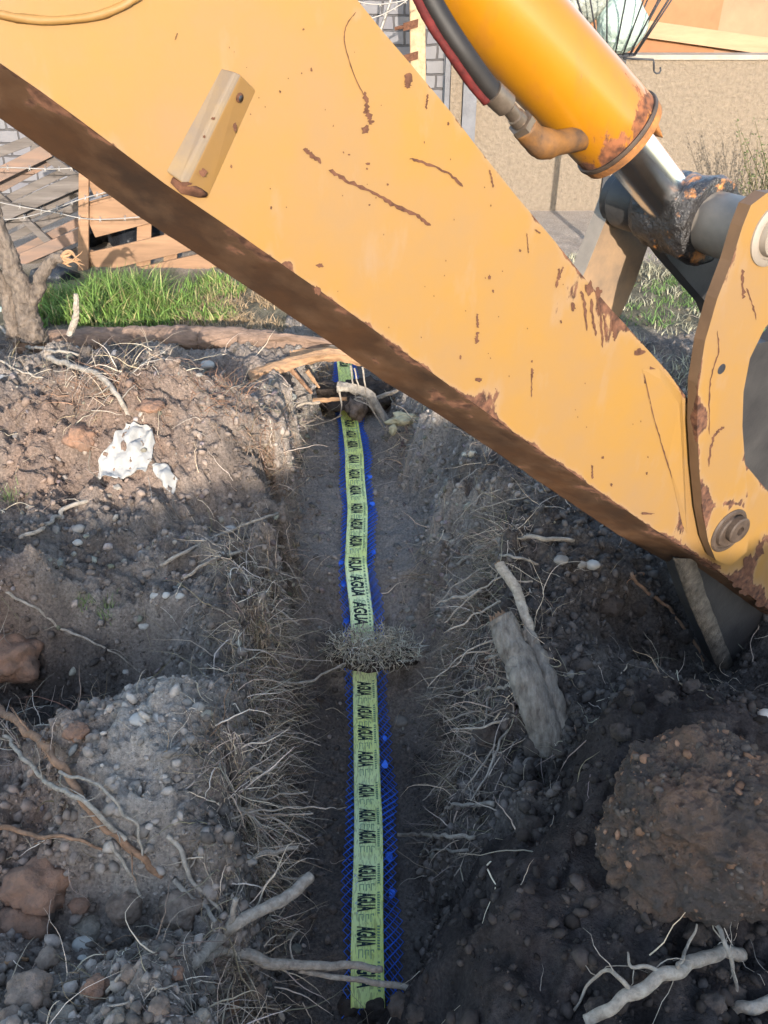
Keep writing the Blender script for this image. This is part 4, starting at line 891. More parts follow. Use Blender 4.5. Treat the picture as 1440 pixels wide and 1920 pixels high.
# roots sticking out of the left trench wall
LW = [((445, 1492), (500, 1494), (575, 1486), .004), ((440, 1510), (510, 1528), (590, 1524), .004), ((440, 1525), (520, 1540), (578, 1575), .0032), ((430, 1535), (500, 1518), (620, 1512), .003), ((455, 1620), (505, 1600), (560, 1588), .009), ((470, 1600), (530, 1640), (560, 1650), .005), ((455, 1440), (490, 1445), (522, 1430), .007), ((500, 1282), (570, 1280), (650, 1244), .006), ((560, 1282), (600, 1272), (625, 1262), .006), ((525, 1180), (545, 1190), (575, 1222), .004), ((480, 1230), (560, 1235), (620, 1240), .002), ((500, 1330), (550, 1360), (600, 1350), .0018), ((470, 1390), (540, 1380), (600, 1400), .0018), ((530, 1050), (560, 1090), (580, 1135), .003), ((450, 1100), (500, 1130), (560, 1170), .003), ((560, 1000), (590, 1040), (600, 1075), .002), ((410, 1680), (440, 1685), (472, 1692), .004), ((520, 1790), (560, 1775), (612, 1768), .006), ((550, 1730), (580, 1738), (600, 1735), .005), ((580, 930), (610, 925), (590, 990), .002)]
ORD = ['topmost', 'second from the top', 'third from the top', 'fourth from the top', 'fifth from the top', 'sixth from the top', 'seventh from the top', 'eighth from the top', 'ninth from the top', 'tenth from the top', 'tenth from the bottom', 'ninth from the bottom', 'eighth from the bottom', 'seventh from the bottom', 'sixth from the bottom', 'fifth from the bottom', 'fourth from the bottom', 'third from the bottom', 'second from the bottom', 'lowest']
LW.sort(key=lambda q: q[0][1])
RO = ORD[:9] + ORD[11:]
for i, (a, b, c_, r_) in enumerate(LW):
    P = [G(*a, .005), G(*b), G(*c_)]; base = P[0]; 
    zb = min(base.z, -.12) ; P[1] = PZ(b[0], b[1], P[0].z - .04 if P[1].z > P[0].z - .3 else P[0].z - .07); P[2] = PZ(c_[0], c_[1], P[0].z - .09)
    root('root', P, r_, r_ * .6, M['root_grey'] if i % 2 else M['root_pale'], ('thick' if r_ > .0055 else 'thin' if r_ > .0028 else 'wiry') + ' root poking out of the left trench wall, ' + ORD[i], 'root', 'roots poking out of the left trench wall', seed=30 + i, side=3, sidelen=.06)
# right bank
rt([(1075, 1015, .0), (1010, 1020, .03), (930, 1035, .05), (890, 1052, .05), (858, 1075, .05)], .008, .007, M['root_pale'], 'forked pale root on top of the right bank', 'root', seed=60, side=5)
rt([(1010, 1058, .0), (950, 1055, .03), (900, 1060, .05), (850, 1068, .06)], .005, .004, M['root_grey'], 'straight thin root just under the forked pale root', 'root', seed=61, side=3)
rt([(1205, 1075, .0), (1180, 1085, .02), (1200, 1110, .02), (1260, 1155, .02), (1300, 1210, .01), (1320, 1240, 0)], .007, .005, M['root_brown'], 'dark root curving down beside the bucket', 'root', seed=62, side=4)
rt([(1000, 1255, .01), (950, 1240, .02), (900, 1262, .05), (850, 1300, .06), (780, 1335, .07)], .009, .003, M['root_grey'], 'thick grey root splitting into strands above the loose pebbles', 'root', seed=63, side=12, sidelen=.14)
rt([(960, 1290, .01), (900, 1310, .04), (850, 1318, .06), (755, 1335, .07)], .006, .002, M['root_pale'], 'long straw coloured root reaching left from the cut stump', 'root', seed=64, side=8)
rt([(925, 1518, .02), (880, 1525, .04), (840, 1535, .05), (815, 1570, .05), (785, 1620, .05)], .007, .004, M['root_grey'], 'bent grey root beside the mesh on the right', 'root', seed=65, side=4)
rt([(892, 1580, .03), (830, 1588, .05), (790, 1586, .06), (746, 1584, .06)], .0065, .0065, M['root_pale'], 'short pale twig pointing at the mesh, right side', 'twig', seed=66)
rt([(880, 1605, .02), (830, 1606, .03), (790, 1608, .04)], .005, .003, M['root_grey'], 'short twig just under the pale twig beside the mesh', 'twig', seed=67)
rt([(1095, 1930, .03), (1160, 1900, .05), (1230, 1862, .05), (1300, 1822, .04), (1392, 1790, .01)], .011, .013, M['root_pale'], 'pale branch with forked twigs in the lower right corner', 'branch', seed=68, side=0, amp=.01, n=10)
rt([(1175, 1895, .05), (1150, 1862, .06), (1120, 1845, .05), (1075, 1895, .01)], .005, .0025, M['root_pale'], 'curled twig left of the forked branch', 'twig', seed=69, side=3)
rt([(1265, 1842, .05), (1275, 1810, .06), (1290, 1765, .06)], .004, .002, M['root_pale'], 'small upright twig on the forked branch', 'twig', seed=70, side=1)
rt([(1325, 1748, .05), (1345, 1800, .07), (1365, 1840, .05), (1378, 1875, .01)], .005, .003, M['root_grey'], 'grey twig lying across the forked branch', 'twig', seed=71, side=3)
rt([(1240, 1862, .05), (1215, 1845, .05), (1180, 1840, .05), (1170, 1815, .05)], .005, .002, M['root_pale'], 'crooked twig rising from the middle of the forked branch', 'twig', seed=72, side=2)
rt([(1375, 1905, .01), (1410, 1898, .02), (1450, 1888, .02)], .012, .012, M['root_pale'], 'stub of pale wood in the very bottom right corner', 'branch stub', seed=73)
rt([(1160, 1452, .0), (1200, 1445, .012), (1235, 1440, .0)], .0035, .002, M['root_pale'], 'thin root curl on top of the big earth clod', 'root', seed=74)
RWL = [((950, 1075), (890, 1115), (835, 1165), .0035), ((940, 1130), (880, 1160), (830, 1185), .004), ((930, 1060), (875, 1080), (815, 1140), .003), ((925, 1110), (860, 1120), (822, 1130), .007), ((945, 1195), (890, 1215), (845, 1250), .0035), ((930, 1220), (860, 1235), (800, 1290), .003), ((905, 1330), (870, 1340), (830, 1355), .004), ((960, 1350), (900, 1365), (840, 1370), .004), ((950, 1370), (920, 1440), (880, 1500), .004), ((930, 1390), (895, 1450), (870, 1485), .0035), ((880, 1400), (850, 1440), (795, 1500), .003), ((870, 1190), (820, 1220), (770, 1240), .0025), ((990, 935), (930, 945), (880, 960), .003), ((960, 920), (900, 930), (850, 985), .003), ((900, 985), (850, 1010), (800, 1015), .0025), ((920, 1300), (910, 1350), (915, 1400), .004), ((905, 880), (870, 895), (840, 935), .0025), ((870, 1285), (830, 1310), (790, 1300), .002)]
RWL.sort(key=lambda q: q[0][1])
for i, (a, b, c_, r_) in enumerate(RWL):
    p0 = G(*a, .008); P = [p0, PZ(b[0], b[1], p0.z - .01), PZ(c_[0], c_[1], p0.z - .07)]
    root('root', P, r_, r_ * .5, M['root_pale'] if i % 3 else M['root_grey'], ('stout' if r_ > .0055 else 'thin' if r_ > .0028 else 'wiry') + ' root hanging from the right trench bank, ' + RO[i], 'root', 'roots hanging from the right trench bank', seed=90 + i, side=5, sidelen=.09)
# cut stump roots on the right bank
g1 = G(1030, 1385, 0)
def cutlog(pts, r0, r1, mt, mend, name, label, cat, seed, n=20, jag=.012):
    C = wob(pts, .012, seed, 22); mb = MB(); n = n * 2; k = len(C); rad = [r0 + (r1 - r0) * i / (k - 1) for i in range(k)]
    mb.tube(C, rad, n, rough=.03, seed=seed, bark=.07)
    d = (C[-1] - C[-2]).normalized(); o = mb.build(name, mt); tag(o, label, cat)
    e = MB(); rr = random.Random(seed); a = d.orthogonal().normalized(); b = d.cross(a)
    for j in range(14):
        an = rr.uniform(0, 6.28); q = C[-1] + (a * math.cos(an) + b * math.sin(an)) * r1 * rr.uniform(0, .75) - d * .01
        e.tube([q, q + d * rr.uniform(.3, 1) * jag * 1.5, q + d * rr.uniform(1.2, 2.6) * jag], [r1 * .3, r1 * .22, .0008], 5, seed=j)
    e.build('splintered_end', mend, o, smooth=False); return o
pS = G(1035, 1400, -.02)
cutlog([pS, PZ(1000, 1300, .02), PZ(965, 1225, .06), PZ(938, 1160, .10)], .054, .040, M['cut_bark'], M['root_brown'], 'cut_root', 'thick grey cut root leaning on the right bank beside a thinner one', 'cut root', 5, n=26)
pT = G(1058, 1370, -.01)
cutlog([pT, PZ(1030, 1280, .03), PZ(1005, 1220, .05), PZ(985, 1185, .07)], .028, .019, M['cut_bark'], M['root_grey'], 'cut_root', 'thinner grey root pressed against the right side of the thick cut root', 'cut root', 6)
cutlog([PZ(992, 1205, .055), PZ(986, 1160, .09), PZ(968, 1110, .13), PZ(938, 1062, .17)], .014, .017, M['root_pale'], M['split_wood'], 'broken_stick', 'broken stick with a torn orange end standing above the cut roots', 'stick', 7, n=16, jag=.01)
rt([PZ(1000, 1092, .12), PZ(980, 1090, .14), PZ(950, 1086, .12)], .003, .002, M['root_pale'], 'sliver of bark peeling off the broken stick', 'bark sliver', seed=75)
# bark strip hanging by stump
rt([PZ(955, 1250, .03), PZ(962, 1300, -.02), PZ(985, 1350, -.08)], .010, .003, M['root_grey'], 'strip of bark hanging under the thick cut root', 'bark strip', seed=76, side=5)

# fallen log at the far side and splintered wood
lgp = [PY(30, 648, 4.28), PY(150, 640, 4.28), PY(260, 634, 4.3), PY(400, 634, 4.3), PY(520, 642, 4.3), PY(600, 655, 4.3)]
cutlog(lgp, .070, .058, M['bark_log'], M['split_wood'], 'log', 'fallen brown log lying across behind the trench in the sun', 'log', 8, n=22, jag=.06)
def beam(name, pts, w_, t_, mt, label, cat, group=None, seed=1, Y=4.2, parent=None):
    P = [PY(a, b, Y + (q[0] if q else 0)) for (a, b, *q) in pts]; mb = MB(); C = wob(P, .004, seed, 5); k = len(C)
    mb.tube(C, [w_ * (1 - .5 * i / k) for i in range(k)], 7, rough=.3, seed=seed)
    o = mb.build(name, mt, parent, smooth=False); return tag(o, label, cat, group) if label else o
beam('broken_branch', [(470, 712, -.1), (520, 690, -.05), (580, 672, -.02), (640, 666, 0), (690, 684, .0)], .045, .03, M['split_wood'], 'bright splintered branch with peeled bark bridging the trench under the arm', 'branch', seed=3, Y=4.05)
beam('split_plank', [(545, 664), (600, 660), (660, 652), (720, 655)], .028, .03, M['split_wood'], 'long peeled splinter lying on the end of the fallen log', 'splinter', seed=4, Y=4.2)
beam('split_plank', [(500, 632), (560, 634), (620, 642), (660, 650)], .020, .03, M['bark_log'], 'second splinter of the fallen log, just above the peeled one', 'splinter', seed=6, Y=4.24)
beam('broken_branch', [(545, 690), (562, 712), (585, 738)], .016, .01, M['root_brown'], 'brown side root hanging from the bright splintered branch', 'root', seed=7, Y=4.05)
beam('broken_branch', [(575, 696), (590, 715), (600, 726)], .012, .01, M['split_wood'], 'short orange prong under the bright splintered branch', 'splinter', seed=8, Y=4.03)
beam('stick', [(586, 752), (615, 750), (650, 748)], .018, .01, M['split_wood'], 'reddish stick end bridging the trench above the yellow tape', 'stick', seed=9, Y=4.1)
beam('stick', [(632, 726), (655, 728), (690, 740), (715, 775), (738, 812)], .032, .03, M['root_grey'], 'thick grey root arching over the far end of the mesh', 'root', seed=10, Y=4.0)
beam('stick', [(600, 755), (560, 760), (500, 800)], .008, .004, M['root_pale'], 'pale root left of the tape end', 'root', seed=11, Y=3.9)
beam('stick', [(700, 748), (740, 735), (775, 722)], .014, .01, M['root_grey'], 'grey root disappearing under the digger arm', 'root', seed=13, Y=4.3)
for i, q in enumerate([[(658, 685), (662, 720), (668, 748)], [(664, 690), (672, 725), (680, 750)], [(680, 688), (684, 720), (688, 760)], [(663, 748), (690, 760), (712, 790), (722, 808)], [(640, 778), (610, 792), (570, 800)], [(665, 745), (685, 748), (700, 770)], [(636, 735), (640, 760), (637, 780)]]):
    beam('root', q, .005, .003, M['root_pale'], 'thin pale root strand dangling by the far end of the tape', 'root', 'strands dangling by the far end of the tape', seed=60 + i, Y=3.98)
p = PY(760, 786, 3.85); 
def lump(name, c, rx, ry, rz, mt, label, cat, group=None, seed=1, sub=4, amp=.25, fq=3, parent=None, fine=.05):
    bm = bmesh.new(); bmesh.ops.create_icosphere(bm, subdivisions=sub, radius=1); s_ = Vector((seed * 3.7, seed * 1.3, 0))
    for v in bm.verts:
        q = v.co.copy(); k = 1 + amp * mnoise.noise(q * fq * .5 + s_) + amp * .45 * mnoise.noise(q * fq * 1.7 + s_) + fine * mnoise.noise(q * fq * 6 + s_) - fine * 1.2 * abs(mnoise.noise(q * fq * 3.3 + s_))
        v.co = Vector((q.x * rx * k, q.y * ry * k, q.z * rz * k)) + c
    me = bpy.data.meshes.new(name); bm.to_mesh(me); bm.free(); o = link(name, me, mt, parent)
    if label: tag(o, label, cat, group)
    return o
M['clod_brown'] = mat('clod_brown', (.23, .17, .13), 1, nsc=30, var=.5, bsc=90, bstr=1, bdist=.008)
M['clod_red'] = mat('clod_red', (.30, .165, .105), 1, nsc=25, col2=(.17, .11, .08), bsc=90, bstr=1, bdist=.008)
M['clod_dark'] = mat('clod_dark', (.075, .058, .048), 1, nsc=30, var=.5, bsc=90, bstr=1, bdist=.008)
M['clod_grey'] = mat('clod_grey', (.25, .21, .165), 1, nsc=25, var=.4, bsc=90, bstr=1, bdist=.008)
M['fungus'] = mat('fungus', (.50, .44, .28), .9, nsc=20, var=.35, bsc=60, bstr=.8, bdist=.004)
lump('wood_chunk', p, .085, .04, .03, M['fungus'], 'pale yellowish chunk of rotten wood right of the tape end', 'wood chunk', seed=3, amp=.6)
lump('wood_chunk', PY(737, 806, 3.8), .022, .02, .03, M['fungus'], 'small pale chip of wood next to the rotten chunk', 'wood chip', seed=5, amp=.4, sub=3)
# forked tree stump on the left
T0 = PY(70, 632, 4.2)
ST = tag(empty('tree_stump', T0), 'gnarled grey forked tree stump at the left edge by the pallets', 'tree stump')
def limb(name, pts, radii, seed, n=22, mt='bark', parent=ST):
    P = wob([PY(a, b, 4.2 + (q[0] if q else 0)) for (a, b, *q) in pts], .010, seed, 16); k = len(P); rs = [float(np.interp(i / (k - 1), np.linspace(0, 1, len(radii)), radii)) for i in range(k)]
    mb = MB(); mb.tube(P, rs, n * 2, rough=.03, seed=seed, bark=.2); return mb.build(name, M[mt], parent)
limb('trunk', [(66, 640), (54, 600), (42, 545), (22, 500), (6, 455), (-14, 400), (-30, 330)], [.066, .058, .052, .048, .044, .04, .036], 3)
limb('limb', [(28, 640), (25, 600), (10, 545), (-15, 500), (-60, 420)], [.045, .04, .036, .032, .03], 4)
limb('limb', [(52, 575), (70, 545), (82, 510), (100, 488), (118, 482)], [.036, .034, .030, .027, .024], 5)
for i in range(9):
    limb('splinter', [(112, 483), (128 + R.uniform(-4, 6), 484 + R.uniform(-14, 14)), (140 + R.uniform(-8, 20), 488 + R.uniform(-26, 26))], [.008, .006, .001], 60 + i, 5, 'split_wood')
beam('stake', [(132, 628), (140, 600), (143, 575), (142, 552)], .020, .01, M['root_pale'], 'pointed splintered wooden stake standing in front of the grass', 'stake', seed=15, Y=4.12)

# earth fallen on the far end of the strip
lump('soil_clump', PY(666, 768, 4.45), .06, .09, .07, M['clod_brown'], 'brown lump of earth fallen on the far end of the tape', 'clod', seed=21, amp=.5)
lump('soil_clump', PY(630, 742, 4.55), .16, .12, .08, M['clod_dark'], 'dark earth bridging the trench left of the tape end', 'earth bridge', seed=22, amp=.6)
lump('soil_clump', PY(700, 735, 4.65), .17, .14, .09, M['clod_dark'], 'dark earth bridging the trench right of the tape end', 'earth bridge', seed=23, amp=.6)
# root tuft on top of the mesh
n = 1500; cxy = PZ(700, 1222, -.62)
u = NR.normal(size=(n, 3)); u /= np.linalg.norm(u, axis=1)[:, None]; rr_ = NR.random(n) ** .5
pts0 = np.array(cxy) + u * rr_[:, None] * np.array([.20, .12, .065]); pts0[:, 2] += .03
K = 7; P = np.zeros((n, K, 3)); P[:, 0] = pts0; d = NR.normal(size=(n, 3)) + u * .9; d /= np.linalg.norm(d, axis=1)[:, None]
ln_ = NR.uniform(.02, .09, n)
for i in range(1, K):
    P[:, i] = P[:, i - 1] + d * (ln_ / K)[:, None]; d = d + NR.normal(size=(n, 3)) * .45; d /= np.linalg.norm(d, axis=1)[:, None]
cc = tint(n, (.85, .80, .68), .4)
o = tubes('root_tuft', P, .0012 + .0018 * NR.random(n) ** 2, cc, M['root']); tag(o, 'tuft of matted dry grass roots fallen across the mesh', 'root tuft')
lc = lump('soil_core', Vector(cxy) + Vector((0, 0, -.02)), .17, .07, .03, M['clod_dark'], None, None, seed=8, amp=.5, parent=o)

# ================================================================== CLODS AND STONES
def clod(px, py, rpx, mt, label, group=None, seed=1, squash=.8, lift=.3, cat='clod', sub=4, amp=.35, asp=1.0):
    p = G(px, py + rpx * .5); dd = (p - CAM).dot(Vector((0, CP, -SP))); r_ = rpx / FPX * dd
    return lump('clod', p + Vector((0, 0, r_ * lift)), r_ * asp, r_ * .9, r_ * squash, M[mt], label, cat, group, seed, sub, amp)
M['clod_big'] = mat('clod_big', (.19, .115, .075), 1, nsc=6, col2=(.075, .060, .051), bsc=60, bstr=1, bdist=.02)
M['clod_big'].node_tree.nodes['Color Ramp'].color_ramp.elements[0].position = .45
bigc = clod(1300, 1505, 178, 'clod_big', 'huge rounded clod of brown earth on the pushed heap, lower right', seed=4, squash=1.0, lift=.42, sub=7, amp=.2)
bv = np.array([v.co[:] for v in bigc.data.vertices]); bn = np.array([v.normal[:] for v in bigc.data.vertices])
k_ = NR.choice(len(bv), 2600); k_ = k_[(bn[k_, 2] > -.2) & (fbm(bv[k_, 0], bv[k_, 1], 9, 3, 400) > .42)]; r_ = .0025 + .012 * NR.random(len(k_)) ** 4
cb_ = np.where((NR.random(len(k_)) < .25)[:, None], np.array([.22, .13, .085]), np.array([.10, .08, .066])) * NR.uniform(.6, 1.6, (len(k_), 1))
o = scatter('crumb_crust', bv[k_] - bn[k_] * r_[:, None] * .3, r_, cb_, M['crumb'], sink=.5); o.parent = bigc; tag(o, kind='stuff')
clod(1215, 1590, 90, 'clod_big', 'brown lump joined to the lower left of the huge clod', seed=14, squash=.9, lift=.3, sub=6)
clod(75, 1640, 62, 'clod_red', 'large reddish clod with a pale patch, lower left', seed=6, squash=.8)
clod(45, 1720, 50, 'clod_red', 'reddish clod directly below the large reddish one', seed=7)
clod(236, 1690, 33, 'clod_brown', 'round brown clod under the hanging roots', seed=8, squash=1, amp=.2)
clod(170, 1735, 38, 'clod_grey', 'flat grey clod left of the round brown one', seed=9, squash=.6)
clod(340, 1690, 42, 'clod_brown', 'brown clod below the dry knob', seed=10)
clod(25, 1220, 55, 'clod_red', 'tan clod of earth at the left edge above the dark hollow', seed=11)
clod(145, 1365, 22, 'clod_red', 'small reddish clod at the lip of the dark hollow', seed=12)
clod(180, 1845, 24, 'clod_red', 'small orange clod in the lower left rubble', seed=13)
clod(55, 1850, 40, 'clod_brown', 'brown clod in the bottom left corner', seed=15)
clod(285, 756, 24, 'clod_red', 'flat reddish stone on the gravel below the log', seed=16, squash=.4, cat='stone')
clod(155, 815, 30, 'clod_red', 'reddish clod left of the torn white cloth', seed=17)
for i, (a, b, r_) in enumerate([(300, 1880, 20), (380, 1850, 24), (250, 1820, 22), (430, 1880, 22), (350, 1760, 18), (120, 1900, 26), (270, 1760, 18), (330, 1820, 16), (90, 1790, 22), (220, 1900, 18), (480, 1850, 16), (150, 1690, 20), (410, 1790, 18), (470, 1900, 20), (20, 1900, 22), (200, 1790, 14), (300, 1720, 14), (380, 1900, 14), (520, 1890, 14)]):
    clod(a, b, r_, ['clod_brown', 'clod_grey', 'clod_brown', 'clod_red'][i % 4], 'crumbly clod among the rubble on the near left bank', 'clods in the lower left rubble', 100 + i, sub=3)
for i, (a, b, r_) in enumerate([(655, 1882, 22), (703, 1886, 26), (752, 1880, 24), (680, 1868, 13), (785, 1895, 24)]):
    clod(a, b, r_, 'clod_dark', ['dark clod burying the near left corner of the mesh', 'dark clod on the buried near end of the tape', 'dark clod burying the near right corner of the mesh', 'small dark clod pressed on the near end of the tape', 'dark clod right of the buried mesh end'][i], seed=180 + i, sub=3, amp=.45)
for i in range(46):
    a = R.uniform(900, 1420); b = R.uniform(1090, 1400) if i < 22 else R.uniform(1330, 1900)
    if i >= 22: a = R.uniform(720, 1420); 
    if i >= 22 and (1110 < a < 1440 and 1300 < b < 1720): b = R.uniform(1740, 1900)
    if b > 1450 and a < 1500 - (b - 1300) * .9 - 200 and a < 780: continue
    clod(a, b, R.uniform(8, 26), 'clod_dark', 'dark crumbly clod on the right bank and pushed heap', 'dark clods on the right', 200 + i, sub=3, lift=.1, amp=.45)
def stone(px, py, rpx, label, group=None, seed=1, mt='pale_stone', squash=.65):
    p = G(px, py + rpx * .4); dd = (p - CAM).dot(Vector((0, CP, -SP))); r_ = rpx / FPX * dd
    return lump('stone', p + Vector((0, 0, r_ * .3)), r_ * R.uniform(.95, 1.15), r_ * .9, r_ * squash, M[mt], label, 'stone', group, seed, 3, .22, 2, fine=.0)
stone(260, 1347, 17, 'white oval stone on top of the dry knob', seed=2)
stone(303, 1353, 9, 'small cream stone just right of the white oval stone', seed=3)
stone(155, 1768, 18, 'white stone in the lower left rubble', seed=4)
stone(148, 990, 12, 'round grey stone on the left bench under the cloth', seed=5, mt='stone')
stone(146, 1016, 9, 'small pale stone just below the round grey stone', seed=6)
stone(291, 1115, 10, 'pale oval stone in the row below the red scrap, leftmost', seed=7)
stone(312, 1115, 8, 'pale stone in the middle of the row below the red scrap', seed=8)
stone(336, 1116, 9, 'pale stone at the right of the row below the red scrap', seed=9)
stone(270, 1172, 9, 'white stone alone on the dark soil above the hollow', seed=10)
stone(390, 683, 12, 'whitish stone in the red patch under the log', seed=11)
stone(1111, 1057, 13, 'bright white stone on the right bank under the arm', seed=12)
stone(1052, 1048, 13, 'grey slanted stone left of the bright white stone', seed=13, mt='stone')
stone(1088, 1056, 11, 'grey stone close against the bright white stone', seed=14, mt='stone')
stone(752, 1352, 14, 'pointed grey stone beside the mesh, right side', seed=15, mt='stone', squash=.9)
stone(836, 1005, 13, 'blue grey stone on the right bank slope', seed=16, mt='stone')
stone(350, 1316, 10, 'grey pebble in the dark crevice above the dry knob', seed=17, mt='stone')
stone(372, 1325, 13, 'dark grey stone in the crevice above the dry knob', seed=18, mt='stone')
stone(1018, 1215, 6, 'tiny blue grey pebble right of the cut roots', seed=19, mt='stone')
stone(1070, 1262, 11, 'flat brownish stone on the dark crumbly soil', seed=20, mt='stone')
stone(1434, 1338, 14, 'white stone at the right edge by the big clod', seed=21)
stone(236, 1258, 6, 'small pale pebble at the upper rim of the dark hollow', seed=22)
pts_ = sample(55, w_grav)
for i, q in enumerate(pts_):
    r_ = .008 + .012 * R.random() ** 2
    if abs(q[0] - strip_x(q[1]) - .015) < .12: continue
    lump('pebble', Vector(q) + Vector((0, 0, r_ * .25)), r_ * 1.2, r_, r_ * .65, M['pale_stone'] if i % 7 == 0 else M['stone'], 'rounded grey pebble lying loose in the dug soil', 'pebble', 'loose pebbles in the dug soil', 300 + i, 3, .45, 2.6, fine=.05)

# ================================================================== CLOTH SCRAPS
def scrap(name, out, label, cat, mt, lift=.012, fold=.03, sp=4, seed=1, fq=18):
    v2, f = fill(out, sp, .25, seed); vs = []
    for a, b in v2:
        p = G(a, b); e = min(math.dist((a, b), q) for q in out)
        k = mnoise.noise(Vector((a / 16, b / 22, seed))) ; k2 = abs(mnoise.noise(Vector((a / 30 + b / 60, b / 40, seed + 5)))); k3 = mnoise.noise(Vector((a / 6, b / 6, seed + 9)))
        vs.append((p, lift + fold * (k * .45 + k2 * 1.0) + fold * .18 * k3))
    # smooth the resting surface so that the cloth spans hollows
    P = [v[0] for v in vs]; nb_ = [[] for _ in P]
    for t in f:
        for i in range(3): nb_[t[i]] += [t[(i + 1) % 3], t[(i + 2) % 3]]
    Q = [p.copy() for p in P]
    for _ in range(10): Q = [(sum((Q[j] for j in nb_[i]), Vector()) / max(1, len(nb_[i]))) if nb_[i] else Q[i] for i in range(len(Q))]
    nn = Vector((0, -.55, .83)); W_ = [q + nn * v[1] for q, v in zip(Q, vs)]
    me = bpy.data.meshes.new(name); me.from_pydata([tuple(p) for p in W_], [], f); me.update(); o = link(name, me, mt)
    o.modifiers.new('s', 'SOLIDIFY').thickness = .0012; return tag(o, label, cat)
scrap('cloth', [(236, 789), (247, 795), (258, 790), (296, 803), (300, 832), (292, 866), (300, 878), (288, 870), (280, 900), (268, 893), (240, 905), (225, 909), (200, 905), (190, 910), (180, 906), (184, 885), (182, 870), (190, 845), (205, 828), (222, 808)], 'torn dirty white cloth draped on the left bank', 'cloth', M['cloth'], seed=2, fold=.05)
scrap('cloth', [(278, 872), (292, 862), (325, 868), (330, 890), (344, 898), (338, 920), (326, 942), (318, 932), (300, 918), (302, 908), (286, 900)], 'smaller ragged flap of dirty cloth right of the torn white cloth', 'cloth', M['cloth'], seed=3, fold=.03)
scrap('cloth', [(272, 888), (284, 892), (292, 930), (294, 952), (284, 953), (281, 935)], 'narrow strip of cloth dangling below the torn white cloth', 'cloth', M['cloth'], seed=4, fold=.01)
scrap('cloth', [(-12, 700), (10, 702), (30, 702), (40, 712), (20, 716), (8, 724), (-12, 726)], 'small white scrap at the left edge of the picture', 'scrap', M['cloth'], seed=5, fold=.03)
scrap('plastic_scrap', [(306, 1082), (316, 1080), (324, 1088), (318, 1096), (308, 1094)], 'tiny red and white scrap of plastic on the left bench', 'scrap', M['red_bit'], seed=6, fold=.015)

# ================================================================== BACKGROUND
def box(mb, x0, x1, y0, y1, z0, z1, m=0):
    v = [(x, y, z) for z in (z0, z1) for y in (y0, y1) for x in (x0, x1)]
    mb.add(v, [(0, 2, 3, 1), (4, 5, 7, 6), (0, 1, 5, 4), (2, 6, 7, 3), (0, 4, 6, 2), (1, 3, 7, 5)], m)
YW = 7.4
xa = PY(892, 200, YW).x; zt = PY(1240, 112, YW).z
wall = MB(); box(wall, xa, 9, YW, YW + .18, -.2, zt); wo = wall.build('stucco_wall', M['stucco'], smooth=False); tag(wo, 'low cream stucco garden wall behind the lawn', 'wall')
cp = MB(); box(cp, xa, 9, YW - .02, YW + .20, zt + .001, zt + .035); cp.build('coping', M['cap'], wo, smooth=False)
xb = PY(866, 200, YW).x; xc = PY(843, 200, YW).x
pl_ = MB(); box(pl_, xb, xa - .003, YW - .08, YW + .2, -.2, 2.6); tag(pl_.build('pillar', M['grey_post_and_shadow'], smooth=False), 'shadow stripe built as a dark grey pillar at the left end of the stucco wall', 'pillar')  # cast shadow stripe of the wall, built as a solid grey pillar
pl_ = MB(); box(pl_, xc, xb - .003, YW - .03, YW + .2, -.2, 2.6); tag(pl_.build('pillar', M['stucco'], smooth=False), 'narrow cream pillar between the grey shadow stripe and the block wall', 'pillar')
bw = MB(); box(bw, -9, xc - .05, YW + .1, YW + .3, -.2, 3.0); bo_ = bw.build('block_wall', M['brick'], smooth=False); tag(bo_, 'dark grey block wall behind the wooden pallets', 'wall')
bw = MB(); box(bw, xc - .045, xc - .003, YW, YW + .12, -.2, 3.0); bw.build('edge_post', M['grey_post_and_shadow'], bo_, smooth=False)
# wooden board fence behind the stucco wall
yb = YW + .75; bf = empty('board_fence', (PY(1340, 60, yb).x, yb, 0)); tag(bf, 'orange brown boarded wall above the stucco wall', 'boarding')
x1_ = PY(1346, 60, yb).x
for a, b, mt_, dy in ((PY(1000, 60, yb).x, x1_ - .002, 'board', 0), (x1_, x1_ + 3, 'board_pale', .012)):
    q = MB(); box(q, a, b, yb + dy, yb + .03 + dy, -.1, 2.6); q.build('board', M[mt_], bf, smooth=False)
q = MB(); q.plank(PY(1180, 50, yb - .06), PY(1520, 98, yb - .06), Vector((0, 0, .125)), Vector((0, .04, 0))); q.build('slanting_plank', M['plank_pale'], bf, smooth=False)
# wire basket with rubbish bags on a pole
yk = 6.25; bx = PY(1172, 105, yk); BK = tag(empty('wire_basket', (bx.x - .14, yk, 0)), 'black wire rubbish basket on a thin pole in front of the stucco wall', 'basket')
pole = MB(); pb = PY(1118, 470, yk); pole.plank(Vector((pb.x, yk, -.05)), Vector((pb.x, yk, bx.z)), Vector((.045, 0, 0)), Vector((0, .045, 0))); pole.build('pole', M['iron'], BK, smooth=False)
cz_ = bx.z; cc_ = Vector((PY(1155, 105, yk).x, yk + .1, cz_)); RB2, RT2, HT = .15, .47, .56
wb = MB()
def ring(r_, z, rad): 
    pts = [cc_ + Vector((math.cos(a) * r_, math.sin(a) * r_ * .75, z)) for a in np.linspace(0, 6.2832, 33)]; wb.tube(pts, rad, 6, cap=False)
ring(RB2, 0, .007); ring(RT2, HT, .008); ring(RB2 + (RT2 - RB2) * .72, HT * .72, .005)
for k3 in range(18):
    a = 6.2832 * k3 / 18 + .1; wb.tube([cc_ + Vector((math.cos(a) * RB2, math.sin(a) * RB2 * .75, 0)), cc_ + Vector((math.cos(a) * RT2, math.sin(a) * RT2 * .75, HT))], .0055, 5)
